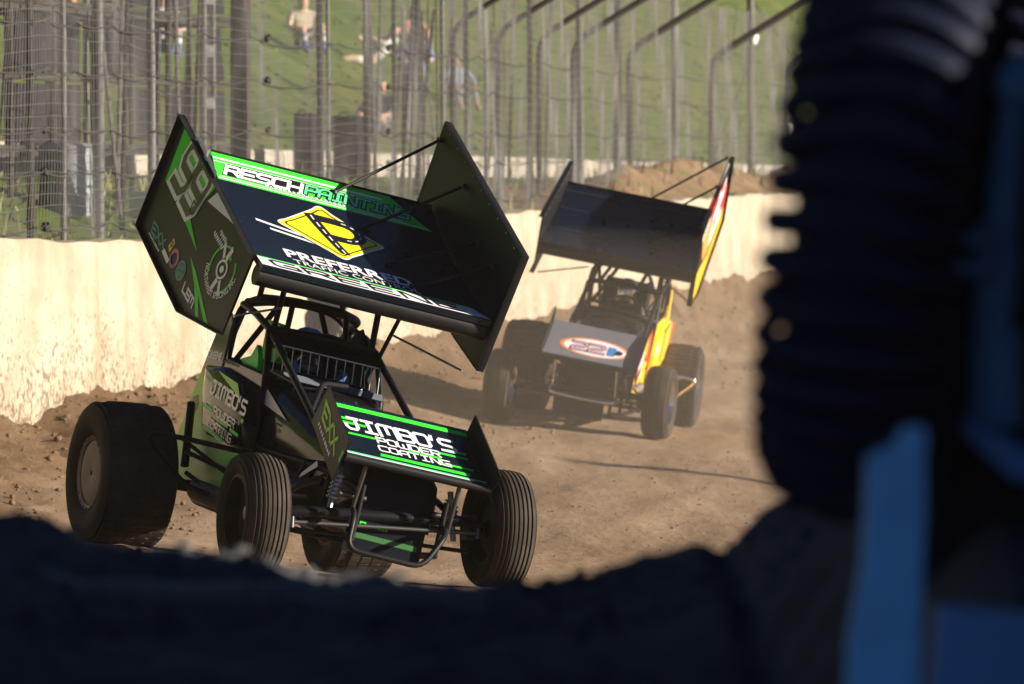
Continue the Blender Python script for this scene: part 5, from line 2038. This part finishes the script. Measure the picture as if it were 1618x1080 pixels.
# light pole on the infield, out of the picture, whose soft shadow crosses the track
mp_ = empty('light_pole', Matrix.Translation((30.0, 39.3, float(gplain(30.0, 39.3)) - .05)))
tag(mp_, 'tall grey infield light pole standing well to the right of the track', 'light pole')
b = MB()
b.tube([(0, 0, -.5), (0, 0, 4), (0, 0, 7.3)], [.16, .14, .11], 14)
b.build('shaft', M_galv, mp_)
b = MB()
b.lathe([(.26, 0), (.26, .06), (.18, .10), (.18, 0)], 16, 'Z')
b.build('base_flange', M_dark_steel, mp_)
b = MB()
b.box((-.12, 0, 7.2), (.34, .12, .12))
b.box((-.32, 0, 7.12), (.30, .34, .16), mtx=Matrix.Rotation(R(20), 3, 'Y'))
b.build('lamp_head', M_dark_steel, mp_, smooth=0)

# ------------------------------------------------------------------ foreground berm
CP = [(-400, 770), (0, 810), (40, 816), (75, 831), (110, 853), (150, 876), (230, 893), (320, 904), (450, 910), (600, 915), (760, 924), (860, 925), (960, 906), (1010, 890), (1060, 878), (1110, 866),
      (1135, 886), (1152, 892), (1170, 862), (1200, 836), (1235, 812), (1262, 790), (1320, 770), (1500, 750), (1900, 740), (3200, 740)]
cpx = np.array([p[0] for p in CP], float)
cpy = np.array([p[1] for p in CP], float)
YC = 9.6


def berm_z(X, Y):
    u = 809 + X / YC * 8120
    zc = CAM_Z - (np.interp(u, cpx, cpy) - 218) / 8120 * YC
    near = np.clip((YC - Y) / 3.0, 0, 1)
    far = np.clip((Y - YC) / 2.2, 0, 1)
    z = zc - .10 * near * (zc > 1.2)
    right = np.clip((X - .40) / .25, 0, 1) * np.clip((YC - Y) / 2.0, 0, 1)
    z = z * (1 - right) + right * 1.885
    near2 = np.clip((6.80 - Y) / 1.2, 0, 1)
    z = z * (1 - near2) + near2 * 1.38
    zt = gplain(X, Y)
    s = far * far * (3 - 2 * far)
    z = z * (1 - s) + (zt - .15) * s
    z = z + (.05 * fbm(X * 4, Y * 3, 3, 51) + .022 * fbm(X * 17, Y * 14, 3, 61)) * (1 - .6 * far) * (1 - .8 * right)
    back = np.clip((1.0 - Y) / 4, 0, 1)
    return z - back * .4


bx_ = steps((-9, -1.4, .25), (-1.4, 1.4, .022), (1.4, 12, .4))
by_ = steps((-8, 5.5, .8), (5.5, 7.6, .12), (7.6, 11.4, .028), (11.4, 14, .1))
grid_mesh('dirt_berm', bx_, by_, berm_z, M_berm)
n = 900
X = -1.4 + 2.2 * rng.rand(n)
Y = 8.6 + 1.2 * rng.rand(n)
rr = .004 + .016 * rng.rand(n) ** 3
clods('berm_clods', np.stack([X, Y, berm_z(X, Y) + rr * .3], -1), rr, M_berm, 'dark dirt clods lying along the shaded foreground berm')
# long pale strip laid over the berm in three pieces
pb = empty('pale_strip', Matrix.Translation((-.66, 9.05, float(berm_z(np.array(-.66), np.array(9.05))) + .002)) @ Matrix.Rotation(R(-1.2), 4, 'Z'))
tag(pb, 'pale strip lying across the shaded foreground dirt', 'board')
for k in range(3):
    b = MB()
    x0 = -.62 + .415 * k
    ring = []
    for i in range(9):
        x = x0 + .405 * i / 8
        zz_ = float(berm_z(np.array(-.66 + x), np.array(9.05))) - float(berm_z(np.array(-.58), np.array(9.05)))
        zz_ *= .4
        ring.append([(x, -.03, zz_ - .03), (x, -.03, zz_ + .014), (x, .03, zz_ + .016), (x, .03, zz_ - .03)])
    b.loft(ring)
    b.build('strip_piece', mat('pale_strip_grey', (.15, .14, .135), rough=.85, var=.4, vscale=20), pb, smooth=30)

# ------------------------------------------------------------------ parked utility vehicle at the right edge
UV = empty('utility_vehicle', Matrix.Translation((.508, 7.0, 1.895)))
tag(UV, 'dark utility vehicle parked close on the right, blurred, lugged tyre towards the track', 'vehicle')
M_lug = mat('lug_rubber', (.009, .013, .032), rough=.55, spec=.10, bump=.2, bscale=30)
M_uvblue = mat('skylit_blue_metal', (.13, .44, .74), rough=.6, spec=.2, dust=.15, dcol=(.10, .16, .22), var=.3)  # blue skylight put into the colour of pale metal
M_uvdark = mat('utility_black', (.006, .007, .011), rough=.5, spec=.1)
M_uvblue2 = mat('skylit_blue_tube', (.08, .24, .46), rough=.5, spec=.2)  # duller version, skylight blue again part of the colour


UR = Matrix.Rotation(R(-9), 4, 'Z')


def uv_wheel(pos, tilt, detail):
    w = empty('wheel', UR @ Matrix.Translation(pos) @ Matrix.Rotation(tilt, 4, 'Y') @ Matrix.Diagonal((.72, 1, 1, 1)))
    w.parent = UV
    b = MB()
    b.lathe([(.17, -.105), (.20, -.125), (.27, -.135), (.32, -.130), (.347, -.105), (.370, -.05), (.376, 0), (.370, .05), (.347, .105), (.32, .130), (.27, .135), (.20, .125), (.17, .105)], 64, 'X')
    b.build('tyre', M_lug, w)
    b = MB()
    b.lathe([(.185, -.10), (.17, -.09), (.15, -.04), (.05, -.03), (0, -.03)], 32, 'X')
    b.lathe([(.185, .10), (.17, .09), (.15, .05), (.05, .05), (0, .05)], 32, 'X')
    b.build('rim', M_uvdark, w)
    lb_ = MB()
    pth = [(-.128, 0, .262), (-.160, 0, .30), (-.168, 0, .328), (-.142, 0, .358), (-.09, .006, .378), (-.03, .012, .390), (.03, .012, .390), (.09, .006, .378), (.142, 0, .358), (.168, 0, .328), (.160, 0, .30), (.128, 0, .262)]
    lb_.tube(pth, [.013, .016, .0185, .020, .020, .018, .018, .020, .020, .0185, .016, .013], 8)
    me = lb_.mesh('lug', M_lug)
    N = 40 if detail else 22
    for k in range(N):
        put('lug', me, w, Matrix.Rotation(2 * math.pi * k / N, 4, 'X'))
    return w


uv_wheel((0, 0, .385), R(6.5), True)
uv_wheel((1.35, 0, .385), R(-6.5), False)
uv_wheel((0, 2.15, .385), 0, False)
uv_wheel((1.35, 2.15, .385), 0, False)
# suspension seen beside the tyre
b = MB()
b.tube([(.165, -.10, .55), (.150, -.08, .36)], [.022, .026], 14)
b.tube([(.150, -.08, .36), (.145, -.06, .12)], [.034, .040], 14)
b.lathe([(0, .03), (.03, .025), (.036, 0), (.03, -.025), (0, -.03)], 14, 'Y', (.170, -.11, .578))
b.build('shock_absorber', M_uvblue, UV)
b = MB()
b.tube([(.190, -.05, 1.6), (.215, -.10, .55), (.240, -.12, .20)], .018, 12)
b.build('frame_tube', M_uvblue2, UV)
b = MB()
b.box((.10, -.12, .37), (.075, .05, .018), mtx=Matrix.Rotation(R(-4), 3, 'Y'))
b.box((.095, -.12, .33), (.085, .05, .018), mtx=Matrix.Rotation(R(-4), 3, 'Y'))
b.box((.13, -.08, .35), (.03, .08, .08))
b.build('steering_knuckle', M_uvblue2, UV, smooth=0)
b = MB()
b.tube([(.10, -.16, .125), (.165, -.20, .075), (.225, -.2, .058)], [.016, .026, .022], 10)
b.build('lower_arm', M_uvblue2, UV)
# bumper guard, nearest the camera
b = MB()
def guard(x, z, w, y=-.70):
    return [(x - w, y, z), (x - w, y + .05, z), (x + w, y + .05, z), (x + w, y, z)]
b.loft([guard(-.012, .150, .012), guard(-.020, .125, .020), guard(-.036, .112, .034), guard(-.036, .06, .036), guard(-.040, -.02, .036), guard(-.050, -.12, .044), guard(-.052, -.26, .044)])
b.build('bumper_upright', M_uvblue, UV, smooth=50)
b = MB()
b.box((.13, -.67, -.135), (.24, .06, .11), mtx=Matrix.Rotation(R(5), 3, 'Y'))
b.box((.10, -.66, -.21), (.26, .05, .05))
for x in (.06, .12, .18):
    b.lathe([(0, -.045), (.010, -.045), (.012, -.030)], 8, 'Y', (x, -.66, -.10))
b.build('bumper_plate', M_uvblue2, UV, smooth=30)
# body, seats, cage and roof (mostly outside the picture; they throw the foreground into shade)
b = MB()
b.loft([[(.20, -.30, .30), (1.15, -.30, .30), (1.10, -.34, .60), (.25, -.34, .60)], [(.16, .05, .22), (1.19, .05, .22), (1.14, -.02, .78), (.21, -.02, .78)],
        [(.16, .75, .20), (1.19, .75, .20), (1.14, .75, .84), (.21, .75, .84)]])
b.build('hood', M_uvdark, UV, UR, smooth=30)
b = MB()
b.loft([[(.42, -1.00, -.30), (1.20, -1.00, -.30), (1.15, -1.00, .50), (.46, -1.00, .50)], [(.40, -.70, -.35), (1.22, -.70, -.35), (1.18, -.70, .66), (.44, -.70, .66)], [(.36, -.33, -.35), (1.20, -.33, -.35), (1.12, -.33, .72), (.40, -.33, .72)]])
b.build('sun_block', M_uvdark, UV, UR, smooth=30)  # unseen block added to keep the sun off bumper and lugs
b = MB()
b.box((.675, 1.45, .42), (1.30, 1.5, .42))
b.box((.04, 1.10, .55), (.06, .75, .70))
b.box((1.31, 1.10, .55), (.06, .75, .70))
b.build('body_tub', M_uvdark, UV, UR, smooth=0)
b = MB()
b.box((.675, 2.75, .72), (1.38, 1.25, .48))
b.box((.675, 2.75, .98), (1.30, 1.15, .05))
b.build('cargo_bed', M_uvdark, UV, UR, smooth=0)
for s in (.08, 1.27):
    b = MB()
    b.tube(fillet([(s, .55, .80), (s + (.05 if s < .5 else -.05), 1.0, 1.72), (s + (.05 if s < .5 else -.05), 1.9, 1.75), (s, 2.1, .80)], .12, 5), .026, 10)
    b.build('cage_hoop', M_uvdark, UV, UR)
b = MB()
b.box((.675, 1.45, 1.80), (1.25, 1.25, .05))
b.build('roof', M_uvdark, UV, UR, smooth=0)
for x in (.36, .98):
    b = MB()
    b.box((x, 1.45, .72), (.46, .46, .16))
    b.box((x, 1.70, 1.10), (.46, .14, .72), mtx=Matrix.Rotation(R(-8), 3, 'X'))
    b.build('seat', M_seat, UV, UR, smooth=0)
b = MB()
b.box((.34, -.05, .40), (.30, .05, 1.6))
b.box((.26, -.02, -.05), (.44, .05, .60))
b.box((.155, .06, .16), (.20, .05, .62))
b.build('added_gap_plate', M_uvdark, UV, smooth=0)  # dark plates added to close the sunlit gap under the body

# ------------------------------------------------------------------ dusty air
hz = MB()
hz.box((40, 140, 13.5), (420, 420, 33.4))
haze = hz.build('haze', mat('haze_shell', (1, 1, 1)), None, None, 0, 'stuff')
hm = bpy.data.materials.new('dusty_air')
hm.use_nodes = True
nt = hm.node_tree
nt.nodes.clear()
pv = nt.nodes.new('ShaderNodeVolumePrincipled')
pv.inputs['Color'].default_value = (.95, .82, .66, 1)
pv.inputs['Density'].default_value = 0.0003
pv.inputs['Anisotropy'].default_value = 0.2
ou = nt.nodes.new('ShaderNodeOutputMaterial')
nt.links.new(pv.outputs[0], ou.inputs['Volume'])
haze.data.materials.clear()
haze.data.materials.append(hm)
tag(haze, 'thin brown dust hanging in the air over the track', 'haze')


# dust thrown up round the second car and drifting along the wall
dm = bpy.data.materials.new('thrown_dust')
dm.use_nodes = True
nt = dm.node_tree
nt.nodes.clear()
pv = nt.nodes.new('ShaderNodeVolumePrincipled')
pv.inputs['Color'].default_value = (.93, .78, .60, 1)
pv.inputs['Density'].default_value = 0.0110
pv.inputs['Anisotropy'].default_value = 0.1
ou = nt.nodes.new('ShaderNodeOutputMaterial')
nt.links.new(pv.outputs[0], ou.inputs['Volume'])
dm2 = dm.copy()
dm2.node_tree.nodes['Principled Volume'].inputs['Density'].default_value = 0.0018
for (c_, r_, lab) in (((.5, 47.0, .15), (3.8, 12.0, 1.45), 'pale brown dust hanging round the second car'), ((1.2, 62.0, 1.6), (6.0, 17.0, 2.6), 'pale brown dust drifting along the far wall and fence foot')):
    b = MB()
    b.loft([[(c_[0] + r_[0] * math.sin(ph) * math.cos(a), c_[1] + r_[1] * math.sin(ph) * math.sin(a), c_[2] + r_[2] * math.cos(ph)) for a in [2 * math.pi * k / 32 for k in range(32)]] for ph in [math.pi * (i + .05) / 20.1 for i in range(21)]])
    dc = b.build('dust_cloud', dm if c_[1] < 50 else dm2, None, None, 60, 'stuff')
    tag(dc, lab, 'dust')
